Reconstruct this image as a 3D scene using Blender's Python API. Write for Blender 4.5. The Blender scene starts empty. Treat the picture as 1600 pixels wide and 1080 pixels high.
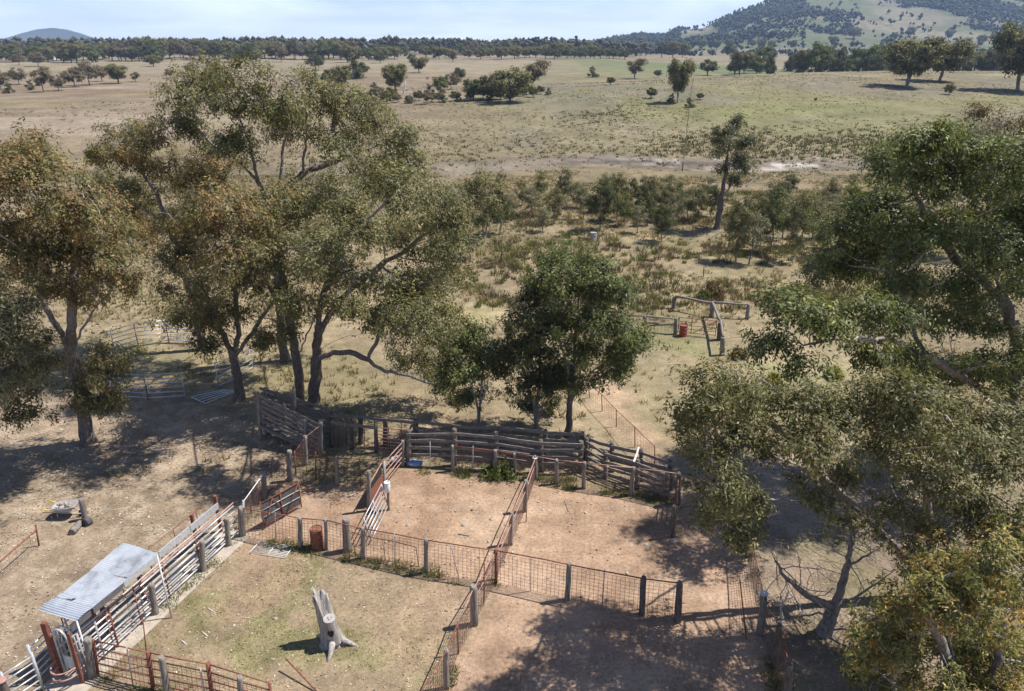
import bpy, math
import numpy as np
from mathutils import Vector

RNG = np.random.default_rng(11)
C = bpy.context.scene.collection
SC = bpy.context.scene

# ------------------------------------------------------------------ camera
CAM_H, PITCH, FPX = 20.0, math.radians(22.5), 1130.0
cam = bpy.data.cameras.new('camera')
cam.sensor_width = 36.0
cam.sensor_fit = 'HORIZONTAL'
cam.lens = 36.0 * FPX / 1600.0
cam.clip_start, cam.clip_end = 0.1, 30000.0
cam_ob = bpy.data.objects.new('camera', cam)
cam_ob.location = (0, 0, CAM_H)
cam_ob.rotation_euler = (math.pi / 2 - PITCH, 0, 0)
C.objects.link(cam_ob)
SC.camera = cam_ob

# ------------------------------------------------------------------ sky and sun
SUN_EL = math.radians(59)
SUN_VEC = Vector((0.975, 0.22, 0)).normalized() * math.cos(SUN_EL) + Vector((0, 0, math.sin(SUN_EL)))
SUN_AZ = math.atan2(SUN_VEC.x, SUN_VEC.y)
world = bpy.data.worlds.new('World')
SC.world = world
world.use_nodes = True
nt = world.node_tree
nt.nodes.clear()
w_out = nt.nodes.new('ShaderNodeOutputWorld')
w_bg = nt.nodes.new('ShaderNodeBackground')
w_sky = nt.nodes.new('ShaderNodeTexSky')
w_sky.sky_type = 'NISHITA'
w_sky.sun_disc = False
w_sky.sun_elevation = SUN_EL
w_sky.sun_rotation = SUN_AZ
w_sky.altitude = 400
w_sky.air_density = 1.0
w_sky.dust_density = 0.1
w_sky.ozone_density = 4.0
w_bg.inputs['Strength'].default_value = 0.056
# thin high cloud, everywhere in the sky
w_tc = nt.nodes.new('ShaderNodeTexCoord')
w_map = nt.nodes.new('ShaderNodeMapping')
w_map.inputs['Scale'].default_value = (1.6, 1.6, 9.0)
w_map.inputs['Rotation'].default_value = (0.0, 0.12, 0.4)
w_noise = nt.nodes.new('ShaderNodeTexNoise')
w_noise.inputs['Scale'].default_value = 2.2
w_noise.inputs['Detail'].default_value = 7
w_noise.inputs['Roughness'].default_value = 0.55
w_noise.inputs['Distortion'].default_value = 0.6
w_ramp = nt.nodes.new('ShaderNodeValToRGB')
w_ramp.color_ramp.elements[0].position = 0.38
w_ramp.color_ramp.elements[0].color = (0.0, 0.0, 0.0, 1)
w_ramp.color_ramp.elements[1].position = 0.68
w_ramp.color_ramp.elements[1].color = (0.22, 0.22, 0.22, 1)
w_mix = nt.nodes.new('ShaderNodeMixRGB')
w_mix.inputs['Color2'].default_value = (16.4, 18.2, 20.8, 1)
nt.links.new(w_tc.outputs['Generated'], w_map.inputs['Vector'])
nt.links.new(w_map.outputs['Vector'], w_noise.inputs['Vector'])
nt.links.new(w_noise.outputs['Fac'], w_ramp.inputs['Fac'])
# the veil thickens towards the horizon all round
w_sep = nt.nodes.new('ShaderNodeSeparateXYZ')
w_low = nt.nodes.new('ShaderNodeMapRange')
w_low.inputs['From Min'].default_value, w_low.inputs['From Max'].default_value = 0.0, 0.17
w_low.inputs['To Min'].default_value, w_low.inputs['To Max'].default_value = 0.74, 0.0
w_str = nt.nodes.new('ShaderNodeMapRange')
w_str.inputs['From Min'].default_value, w_str.inputs['From Max'].default_value = 0.34, 0.66
w_str.inputs['To Min'].default_value, w_str.inputs['To Max'].default_value = 0.78, 1.12
w_mul = nt.nodes.new('ShaderNodeMath')
w_mul.operation = 'MULTIPLY'
w_add = nt.nodes.new('ShaderNodeMath')
w_add.operation = 'ADD'
w_add.use_clamp = True
nt.links.new(w_tc.outputs['Generated'], w_sep.inputs['Vector'])
nt.links.new(w_sep.outputs['Z'], w_low.inputs['Value'])
nt.links.new(w_noise.outputs['Fac'], w_str.inputs['Value'])
nt.links.new(w_low.outputs['Result'], w_mul.inputs[0])
nt.links.new(w_str.outputs['Result'], w_mul.inputs[1])
nt.links.new(w_mul.outputs['Value'], w_add.inputs[0])
nt.links.new(w_ramp.outputs['Color'], w_add.inputs[1])
nt.links.new(w_add.outputs['Value'], w_mix.inputs['Fac'])
w_tint = nt.nodes.new('ShaderNodeMixRGB')
w_tint.blend_type = 'MULTIPLY'
w_tint.inputs['Fac'].default_value = 1.0
w_tint.inputs['Color2'].default_value = (0.74, 0.93, 1.26, 1)
nt.links.new(w_sky.outputs['Color'], w_tint.inputs['Color1'])
nt.links.new(w_tint.outputs['Color'], w_mix.inputs['Color1'])
nt.links.new(w_mix.outputs['Color'], w_bg.inputs['Color'])
nt.links.new(w_bg.outputs['Background'], w_out.inputs['Surface'])

sun = bpy.data.lights.new('sun', 'SUN')
sun.energy = 5.0
sun.angle = math.radians(0.53)
sun.color = (1.0, 0.955, 0.89)
sun_ob = bpy.data.objects.new('sun', sun)
sun_ob.rotation_euler = SUN_VEC.to_track_quat('Z', 'Y').to_euler()
sun_ob.location = (30, 10, 60)
C.objects.link(sun_ob)

SC.view_settings.view_transform = 'Standard'
SC.view_settings.look = 'None'
SC.view_settings.exposure = 0.60
SC.view_settings.gamma = 1.0
SC.view_settings.use_curve_mapping = False
SC.cycles.max_bounces = 6
SC.cycles.diffuse_bounces = 3
SC.cycles.glossy_bounces = 2
SC.cycles.transmission_bounces = 3
SC.cycles.volume_bounces = 0
SC.cycles.transparent_max_bounces = 6

# ------------------------------------------------------------------ noise, terrain, survey helpers
def sstep(a, b, x):
    t = np.clip((np.asarray(x, float) - a) / (b - a), 0, 1)
    return t * t * (3 - 2 * t)

def hash2(ix, iy, seed):
    n = (ix.astype(np.int64) * 374761393 + iy.astype(np.int64) * 668265263 + seed * 1442695041) & 0x7fffffff
    n = ((n ^ (n >> 13)) * 1274126177) & 0x7fffffff
    return ((n ^ (n >> 16)) & 0xffff) / 65535.0

def vnoise(x, y, seed=0):
    x, y = np.asarray(x, float), np.asarray(y, float)
    ix, iy = np.floor(x), np.floor(y)
    fx, fy = x - ix, y - iy
    fx, fy = fx * fx * (3 - 2 * fx), fy * fy * (3 - 2 * fy)
    a, b = hash2(ix, iy, seed), hash2(ix + 1, iy, seed)
    c, d = hash2(ix, iy + 1, seed), hash2(ix + 1, iy + 1, seed)
    return (a + (b - a) * fx) * (1 - fy) + (c + (d - c) * fx) * fy

def fbm(x, y, seed=0, octv=4):
    s, a, t = 0.0, 0.5, 0.0
    for o in range(octv):
        s = s + a * vnoise(np.asarray(x) * 2 ** o + 17.3 * o, np.asarray(y) * 2 ** o - 9.1 * o, seed + o)
        t += a
        a *= 0.5
    return s / t

RX = np.array([-3000, 860, 930, 965, 1000, 1020, 1040, 1060, 1094, 1110, 1141, 1171, 1195, 1262, 1350, 1450, 1520, 1560, 1590, 1620, 1700, 1900, 2400, 3600.])
RYP = np.array([74, 74, 68, 62, 56, 58, 57, 47, 44.5, 38, 25, 13.5, 5, 0, -4, -8, -6, -3, 2, 6, 16, 40, 74, 74.])
RR = (73 - RYP) / 1324.0

def terrain(X, Y):
    X, Y = np.asarray(X, float), np.asarray(Y, float)
    h = 0.0155 * np.clip(Y - 150, 0, 620)
    h = h * (1 - 0.35 * sstep(40, 200, X) * sstep(380, 480, Y))
    crest = np.clip(255 + 0.5 * X, 228, 345)
    A = 1.0 + 5.2 * sstep(-80, 130, X)
    bump = sstep(136, crest, Y) * (1 - 0.93 * sstep(crest, crest + 120, Y))
    h = h + A * bump
    cy = 130 + 5 * np.sin(X * 0.035 + 0.5) + 3 * np.sin(X * 0.11)
    h = h - 0.9 * np.exp(-((Y - cy) / 4.5) ** 2) * (0.4 + 0.8 * vnoise(X * 0.08, Y * 0.05, 3))
    m = np.maximum(sstep(46, 70, Y), sstep(30, 50, np.abs(X)))
    h = h + m * (0.5 * (fbm(X * 0.03, Y * 0.03, 5, 3) - 0.5) + 0.22 * (fbm(X * 0.2, Y * 0.2, 9, 3) - 0.5))
    m2 = sstep(160, 400, Y)
    h = h + m2 * 1.6 * (fbm(X * 0.006, Y * 0.006, 21, 3) - 0.5)
    # range of hills on the right
    Ys = np.maximum(Y, 1.0)
    xp = 800 + 1223 * X / Ys
    R = np.interp(xp, RX, RR)
    p = sstep(1150, 2650, Y) ** 1.15
    rough = fbm(X * 0.004, Y * 0.004, 31, 4) - 0.5
    back = 1 - 0.8 * sstep(2650, 4800, Y)
    h = h + np.where(Y > 1150, (R * 2650 + 10 * (R > 0.001)) * p * back + 55 * rough * p * (1 - p) * 4 * sstep(0, 0.02, R), 0)
    # far cones on the horizon
    for cx, w, hh in ((-3260, 140, 92), (-3120, 120, 74), (-3480, 170, 34), (-2960, 110, 26), (235, 120, 40)):
        h = h + hh * np.exp(-((X - cx) / w) ** 2) * np.exp(-((Y - 5500) / 500) ** 2) * 1.0
    return h

CP, SP = math.cos(PITCH), math.sin(PITCH)

def ray(px, py):
    u, v = (px - 800) / FPX, (py - 540) / FPX
    return np.array([u, CP - v * SP, -SP - v * CP])

T_MARCH = 5.0 * 1.012 ** np.arange(640)

def ground(px, py):
    d = ray(px, py)
    t = T_MARCH
    hit = np.nonzero(CAM_H + d[2] * t < terrain(d[0] * t, d[1] * t))[0]
    k = int(hit[0]) if len(hit) else len(t) - 1
    lo, hi = t[max(k - 1, 0)], t[k]
    for _ in range(3):
        q = np.linspace(lo, hi, 24)
        below = np.nonzero(CAM_H + d[2] * q < terrain(d[0] * q, d[1] * q))[0]
        j = int(below[0]) if len(below) else 23
        lo, hi = q[max(j - 1, 0)], q[j]
    return np.array([d[0] * hi, d[1] * hi, float(terrain(d[0] * hi, d[1] * hi))])

def W(px, py, Y):
    d = ray(px, py)
    t = Y / d[1]
    return np.array([d[0] * t, Y, CAM_H + d[2] * t])

def Wz(px, py, z):
    d = ray(px, py)
    t = (z - CAM_H) / d[2]
    return np.array([d[0] * t, d[1] * t, z])

def depth_of(p):
    return p[1] * CP + (CAM_H - p[2]) * SP

# ------------------------------------------------------------------ materials
def new_mat(name):
    m = bpy.data.materials.new(name)
    m.use_nodes = True
    n = m.node_tree
    b = n.nodes['Principled BSDF']
    return m, n, b

def surf(name, c1, c2, scale=6.0, rough=0.85, metal=0.0, stretch=(1, 1, 1), bump=0.0, bscale=None, c3=None, spec=0.3, detail=6):
    m, n, b = new_mat(name)
    tc = n.nodes.new('ShaderNodeTexCoord')
    mp = n.nodes.new('ShaderNodeMapping')
    mp.inputs['Scale'].default_value = stretch
    nz = n.nodes.new('ShaderNodeTexNoise')
    nz.inputs['Scale'].default_value = scale
    nz.inputs['Detail'].default_value = detail
    nz.inputs['Roughness'].default_value = 0.65
    rp = n.nodes.new('ShaderNodeValToRGB')
    rp.color_ramp.elements[0].position = 0.3
    rp.color_ramp.elements[0].color = (*c1, 1)
    rp.color_ramp.elements[1].position = 0.72
    rp.color_ramp.elements[1].color = (*c2, 1)
    if c3:
        e = rp.color_ramp.elements.new(0.5)
        e.color = (*c3, 1)
    n.links.new(tc.outputs['Object'], mp.inputs['Vector'])
    n.links.new(mp.outputs['Vector'], nz.inputs['Vector'])
    n.links.new(nz.outputs['Fac'], rp.inputs['Fac'])
    n.links.new(rp.outputs['Color'], b.inputs['Base Color'])
    b.inputs['Roughness'].default_value = rough
    b.inputs['Metallic'].default_value = metal
    b.inputs['Specular IOR Level'].default_value = spec
    if bump:
        bp = n.nodes.new('ShaderNodeBump')
        bp.inputs['Strength'].default_value = bump
        bp.inputs['Distance'].default_value = 0.03
        nz2 = n.nodes.new('ShaderNodeTexNoise')
        nz2.inputs['Scale'].default_value = bscale or scale * 2
        nz2.inputs['Detail'].default_value = 6
        n.links.new(mp.outputs['Vector'], nz2.inputs['Vector'])
        n.links.new(nz2.outputs['Fac'], bp.inputs['Height'])
        n.links.new(bp.outputs['Normal'], b.inputs['Normal'])
    return m

M = {}
M['timber'] = surf('weathered_timber', (0.10, 0.082, 0.07), (0.36, 0.32, 0.28), 5, 0.9, stretch=(3, 3, 0.35), bump=0.6, bscale=14)
M['plank'] = surf('grey_plank', (0.085, 0.072, 0.064), (0.30, 0.27, 0.24), 4, 0.9, stretch=(0.8, 4, 4), bump=0.5, bscale=12)
M['dark_timber'] = surf('dark_timber', (0.055, 0.045, 0.04), (0.20, 0.165, 0.14), 5, 0.9, stretch=(2, 2, 0.5), bump=0.5)
M['rust'] = surf('rusty_steel', (0.13, 0.045, 0.03), (0.30, 0.13, 0.085), 9, 0.75, c3=(0.20, 0.075, 0.05))
M['rust_pink'] = surf('faded_red_pipe', (0.26, 0.12, 0.09), (0.50, 0.33, 0.27), 8, 0.6)
M['drum_rust'] = surf('rusty_drum', (0.12, 0.05, 0.03), (0.33, 0.15, 0.09), 7, 0.8, c3=(0.22, 0.085, 0.05))
M['drum_red'] = surf('red_drum', (0.19, 0.045, 0.03), (0.34, 0.11, 0.075), 5, 0.6)
M['galv'] = surf('galvanised_steel', (0.42, 0.43, 0.45), (0.66, 0.67, 0.69), 10, 0.38, metal=0.35, spec=0.5)
M['galv_dull'] = surf('dull_galvanised', (0.30, 0.30, 0.31), (0.50, 0.50, 0.51), 7, 0.5, metal=0.3, c3=(0.42, 0.40, 0.39))
M['iron'] = surf('corrugated_iron', (0.30, 0.31, 0.33), (0.60, 0.63, 0.67), 1.6, 0.42, metal=0.35, spec=0.5, c3=(0.50, 0.53, 0.57))
M['wire'] = surf('rusted_wire', (0.10, 0.055, 0.04), (0.20, 0.12, 0.09), 6, 0.8)
M['sheet'] = surf('dark_sheet', (0.05, 0.05, 0.055), (0.13, 0.125, 0.125), 3, 0.7, bump=0.2)
M['rubber'] = surf('rubber', (0.015, 0.015, 0.016), (0.04, 0.038, 0.036), 4, 0.8)
M['white_plastic'] = surf('white_plastic', (0.62, 0.62, 0.60), (0.78, 0.78, 0.77), 4, 0.5)
M['blue_plastic'] = surf('blue_plastic', (0.12, 0.22, 0.40), (0.30, 0.40, 0.55), 4, 0.5)
M['white_paint'] = surf('white_paint', (0.5, 0.5, 0.49), (0.76, 0.76, 0.75), 6, 0.6)
M['concrete'] = surf('concrete', (0.30, 0.25, 0.20), (0.47, 0.41, 0.34), 3, 0.95, bump=0.25)
M['yellow'] = surf('yellow_paint', (0.55, 0.40, 0.02), (0.70, 0.55, 0.05), 5, 0.6)
M['stone'] = surf('stone', (0.20, 0.17, 0.14), (0.48, 0.42, 0.35), 5, 0.95, bump=0.4)
M['stump'] = surf('bleached_stump', (0.13, 0.115, 0.10), (0.50, 0.46, 0.42), 4, 0.95, stretch=(3, 3, 0.35), bump=0.9, bscale=10, c3=(0.34, 0.31, 0.28))
M['cut_wood'] = surf('sawn_wood', (0.30, 0.275, 0.25), (0.46, 0.43, 0.40), 8, 0.95, bump=0.3)
M['dead_wood'] = surf('dead_wood', (0.08, 0.065, 0.058), (0.34, 0.31, 0.285), 4, 0.95, stretch=(2, 2, 1), bump=0.4)
M['bleached_wood'] = surf('bleached_wood', (0.48, 0.45, 0.42), (0.72, 0.69, 0.66), 4, 0.95)
M['hole'] = surf('hole_dark', (0.02, 0.016, 0.013), (0.06, 0.05, 0.04), 6, 1.0)  # near-black, paints the shade inside the stump's holes
M['wall_white'] = surf('white_wall', (0.62, 0.62, 0.60), (0.76, 0.76, 0.74), 1, 0.8)
M['hide'] = surf('cattle_hide', (0.12, 0.06, 0.04), (0.30, 0.18, 0.12), 2, 0.9)

def attr_mat(name, attr, rough=0.9, spec=0.2, trans=0.0, noise=0.0, nscale=20.0, bump=0.0):
    m, n, b = new_mat(name)
    a = n.nodes.new('ShaderNodeAttribute')
    a.attribute_name = attr
    col = a.outputs['Color']
    b.inputs['Roughness'].default_value = rough
    b.inputs['Specular IOR Level'].default_value = spec
    n.links.new(col, b.inputs['Base Color'])
    if trans:
        t = n.nodes.new('ShaderNodeBsdfTranslucent')
        mx = n.nodes.new('ShaderNodeMixShader')
        mx.inputs['Fac'].default_value = trans
        g = n.nodes.new('ShaderNodeMixRGB')
        g.blend_type = 'MULTIPLY'
        g.inputs['Fac'].default_value = 1
        g.inputs['Color2'].default_value = (1.35, 1.35, 0.75, 1)
        n.links.new(col, g.inputs['Color1'])
        n.links.new(g.outputs['Color'], t.inputs['Color'])
        n.links.new(b.outputs['BSDF'], mx.inputs[1])
        n.links.new(t.outputs['BSDF'], mx.inputs[2])
        n.links.new(mx.outputs['Shader'], n.nodes['Material Output'].inputs['Surface'])
    return m

M['leaf'] = attr_mat('gum_leaf', 'tone', 0.5, 0.26, trans=0.28)
M['far_leaf'] = attr_mat('far_foliage', 'tone', 0.8, 0.15, trans=0.12)
M['grass'] = attr_mat('grass_blade', 'tone', 0.8, 0.15, trans=0.2)
M['litter'] = attr_mat('litter', 'tone', 0.9, 0.15)

def bark_mat():
    m, n, b = new_mat('gum_bark')
    a = n.nodes.new('ShaderNodeAttribute')
    a.attribute_name = 'pale'
    tc = n.nodes.new('ShaderNodeTexCoord')
    mp = n.nodes.new('ShaderNodeMapping')
    mp.inputs['Scale'].default_value = (5, 5, 1.2)
    nz = n.nodes.new('ShaderNodeTexNoise')
    nz.inputs['Scale'].default_value = 2.5
    nz.inputs['Detail'].default_value = 7
    nz.inputs['Roughness'].default_value = 0.7
    dark = n.nodes.new('ShaderNodeValToRGB')
    dark.color_ramp.elements[0].position, dark.color_ramp.elements[1].position = 0.32, 0.7
    dark.color_ramp.elements[0].color = (0.055, 0.042, 0.036, 1)
    dark.color_ramp.elements[1].color = (0.25, 0.205, 0.18, 1)
    pale = n.nodes.new('ShaderNodeValToRGB')
    pale.color_ramp.elements[0].position, pale.color_ramp.elements[1].position = 0.35, 0.65
    pale.color_ramp.elements[0].color = (0.17, 0.14, 0.12, 1)
    pale.color_ramp.elements[1].color = (0.52, 0.47, 0.43, 1)
    mx = n.nodes.new('ShaderNodeMixRGB')
    n.links.new(tc.outputs['Object'], mp.inputs['Vector'])
    n.links.new(mp.outputs['Vector'], nz.inputs['Vector'])
    n.links.new(nz.outputs['Fac'], dark.inputs['Fac'])
    n.links.new(nz.outputs['Fac'], pale.inputs['Fac'])
    n.links.new(a.outputs['Fac'], mx.inputs['Fac'])
    n.links.new(dark.outputs['Color'], mx.inputs['Color1'])
    n.links.new(pale.outputs['Color'], mx.inputs['Color2'])
    n.links.new(mx.outputs['Color'], b.inputs['Base Color'])
    bp = n.nodes.new('ShaderNodeBump')
    bp.inputs['Strength'].default_value = 0.7
    bp.inputs['Distance'].default_value = 0.05
    n.links.new(nz.outputs['Fac'], bp.inputs['Height'])
    n.links.new(bp.outputs['Normal'], b.inputs['Normal'])
    b.inputs['Roughness'].default_value = 0.9
    b.inputs['Specular IOR Level'].default_value = 0.2
    return m
M['bark'] = bark_mat()

# ------------------------------------------------------------------ mesh helpers
def tag(o, label=None, cat=None, group=None, kind=None):
    if label: o['label'] = label
    if cat: o['category'] = cat
    if group: o['group'] = group
    if kind: o['kind'] = kind
    return o

def link(name, me, mat=None, parent=None, loc=None):
    o = bpy.data.objects.new(name, me)
    C.objects.link(o)
    if mat is not None and me is not None and not me.materials:
        me.materials.append(mat)
    if parent is not None:
        o.parent = parent
    if loc is not None:
        o.location = loc
    return o

def empty(name, loc, label=None, cat=None, group=None):
    o = bpy.data.objects.new(name, None)
    C.objects.link(o)
    o.location = tuple(float(v) for v in loc)
    o.empty_display_size = 0.3
    tag(o, label, cat, group)
    return o

def np_mesh(name, verts, faces, smooth=False, face_col=None, pt_attr=None):
    """verts (n,3) array, faces (m,k) array of equal-sided faces."""
    verts = np.ascontiguousarray(verts, np.float32)
    faces = np.ascontiguousarray(faces, np.int32)
    me = bpy.data.meshes.new(name)
    n, (m, k) = len(verts), faces.shape
    me.vertices.add(n)
    me.vertices.foreach_set('co', verts.ravel())
    me.loops.add(m * k)
    me.loops.foreach_set('vertex_index', faces.ravel())
    me.polygons.add(m)
    me.polygons.foreach_set('loop_start', np.arange(m, dtype=np.int32) * k)
    if smooth:
        me.polygons.foreach_set('use_smooth', np.ones(m, bool))
    if face_col is not None:
        a = me.attributes.new('tone', 'FLOAT_COLOR', 'FACE')
        c = np.ones((m, 4), np.float32)
        c[:, :3] = face_col
        a.data.foreach_set('color', c.ravel())
    if pt_attr is not None:
        nm, vals = pt_attr
        vals = np.asarray(vals, np.float32)
        if vals.ndim == 1:
            a = me.attributes.new(nm, 'FLOAT', 'POINT')
            a.data.foreach_set('value', vals)
        else:
            a = me.attributes.new(nm, 'FLOAT_COLOR', 'POINT')
            c = np.ones((n, 4), np.float32)
            c[:, :3] = vals
            a.data.foreach_set('color', c.ravel())
    me.update(calc_edges=True)
    return me

def frame_of(d):
    d = d / (np.linalg.norm(d) + 1e-9)
    a = np.array([0, 0, 1.0]) if abs(d[2]) < 0.9 else np.array([1.0, 0, 0])
    u = np.cross(a, d)
    u /= np.linalg.norm(u)
    return u, np.cross(d, u), d

class MB:
    """collects shapes, builds one mesh; positions in world, object origin at `o`"""
    def __init__(s):
        s.v, s.f, s.sm = [], [], []
    def add(s, vs, fs, smooth=False):
        b = len(s.v)
        s.v.extend([tuple(map(float, q)) for q in vs])
        s.f.extend([tuple(b + i for i in f) for f in fs])
        s.sm.extend([smooth] * len(fs))
        return s
    def tube(s, pts, rad, k=8, cap=True, smooth=True, jit=0.0, squash=1.0):
        pts = [np.asarray(p, float) for p in pts]
        if np.isscalar(rad):
            rad = [rad] * len(pts)
        vs, fs = [], []
        u = None
        for i, p in enumerate(pts):
            d = pts[min(i + 1, len(pts) - 1)] - pts[max(i - 1, 0)]
            d = d / (np.linalg.norm(d) + 1e-9)
            if u is None:
                u, w, _ = frame_of(d)
            else:
                u = u - d * np.dot(u, d)
                u /= np.linalg.norm(u) + 1e-9
                w = np.cross(d, u)
            for j in range(k):
                a = 2 * math.pi * j / k
                r = rad[i] * (1 + (RNG.uniform(-jit, jit) if jit else 0))
                vs.append(p + r * (math.cos(a) * u + squash * math.sin(a) * w))
        n = len(pts)
        for i in range(n - 1):
            for j in range(k):
                j2 = (j + 1) % k
                fs.append((i * k + j, i * k + j2, (i + 1) * k + j2, (i + 1) * k + j))
        s.add(vs, fs, smooth)
        if cap:
            b = len(s.v) - n * k
            s.f.append(tuple(b + j for j in reversed(range(k)))); s.sm.append(False)
            s.f.append(tuple(b + (n - 1) * k + j for j in range(k))); s.sm.append(False)
        return s
    def bar(s, a, b, w, h, up=(0, 0, 1)):
        a, b = np.asarray(a, float), np.asarray(b, float)
        d = b - a
        d /= np.linalg.norm(d) + 1e-9
        up = np.asarray(up, float)
        side = np.cross(d, up)
        side /= np.linalg.norm(side) + 1e-9
        up = np.cross(side, d)
        vs = []
        for p in (a, b):
            for sx, sz in ((-1, -1), (1, -1), (1, 1), (-1, 1)):
                vs.append(p + side * sx * w / 2 + up * sz * h / 2)
        s.add(vs, [(3, 2, 1, 0), (4, 5, 6, 7), (0, 1, 5, 4), (1, 2, 6, 5), (2, 3, 7, 6), (3, 0, 4, 7)])
        return s
    def build(s, name, mat, parent=None, origin=None):
        o = np.zeros(3) if origin is None else np.asarray(origin, float)
        if parent is not None and origin is None:
            q = parent
            while q is not None:
                o = o + np.array(q.location)
                q = q.parent
        me = bpy.data.meshes.new(name)
        me.from_pydata([tuple(np.asarray(v) - o) for v in s.v], [], s.f)
        me.polygons.foreach_set('use_smooth', np.array(s.sm, bool))
        me.update()
        ob = link(name, me, mat, parent)
        if parent is None:
            ob.location = tuple(o)
        return ob
# ------------------------------------------------------------------ ground sheet
def in_poly(X, Y, poly):
    inside = np.zeros(X.shape, bool)
    n = len(poly)
    for i in range(n):
        x1, y1 = poly[i]
        x2, y2 = poly[(i + 1) % n]
        c = ((y1 > Y) != (y2 > Y)) & (X < (x2 - x1) * (Y - y1) / (y2 - y1 + 1e-12) + x1)
        inside ^= c
    return inside

def poly_dist(X, Y, poly):
    d = np.full(X.shape, 1e9)
    n = len(poly)
    for i in range(n):
        a, b = np.array(poly[i]), np.array(poly[(i + 1) % n])
        ab = b - a
        t = np.clip(((X - a[0]) * ab[0] + (Y - a[1]) * ab[1]) / (ab @ ab + 1e-9), 0, 1)
        d = np.minimum(d, np.hypot(X - a[0] - t * ab[0], Y - a[1] - t * ab[1]))
    return np.where(in_poly(X, Y, poly), d, -d)

def gpoly(pts):
    return [tuple(ground(x, y)[:2]) for x, y in pts]

def soft(X, Y, poly, width, seed, wob=1.0, fq=0.5):
    d = poly_dist(X, Y, poly) + wob * 2 * (fbm(X * fq, Y * fq, seed, 3) - 0.5)
    return sstep(-width, width, d)

def lerpc(c, tgt, m):
    return c + (np.asarray(tgt) - c) * m[:, None]

YARD = gpoly([(378, 840), (452, 752), (520, 762), (640, 730), (900, 765), (1062, 795), (1085, 700), (1075, 640), (1130, 640), (1150, 740), (1160, 860), (1180, 960), (1235, 1150), (620, 1180), (741, 978), (775, 914), (600, 884)])
PEN = gpoly([(378, 840), (600, 884), (775, 914), (741, 978), (640, 1160), (90, 1160), (150, 1040)])
PADDOCK = gpoly([(1000, 545), (1060, 500), (1120, 560), (1210, 560), (1330, 560), (1300, 640), (1130, 690), (1060, 690), (960, 600)])
LEFT = gpoly([(-300, 640), (130, 610), (400, 640), (470, 700), (378, 838), (100, 1050), (-200, 1300), (-700, 900)])
TRACK = gpoly([(905, 575), (960, 600), (1005, 650), (1060, 720), (1085, 800), (1040, 780), (985, 700), (930, 640)])
FLAT = gpoly([(560, 480), (760, 478), (790, 490), (780, 502), (640, 505), (560, 500)])

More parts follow.
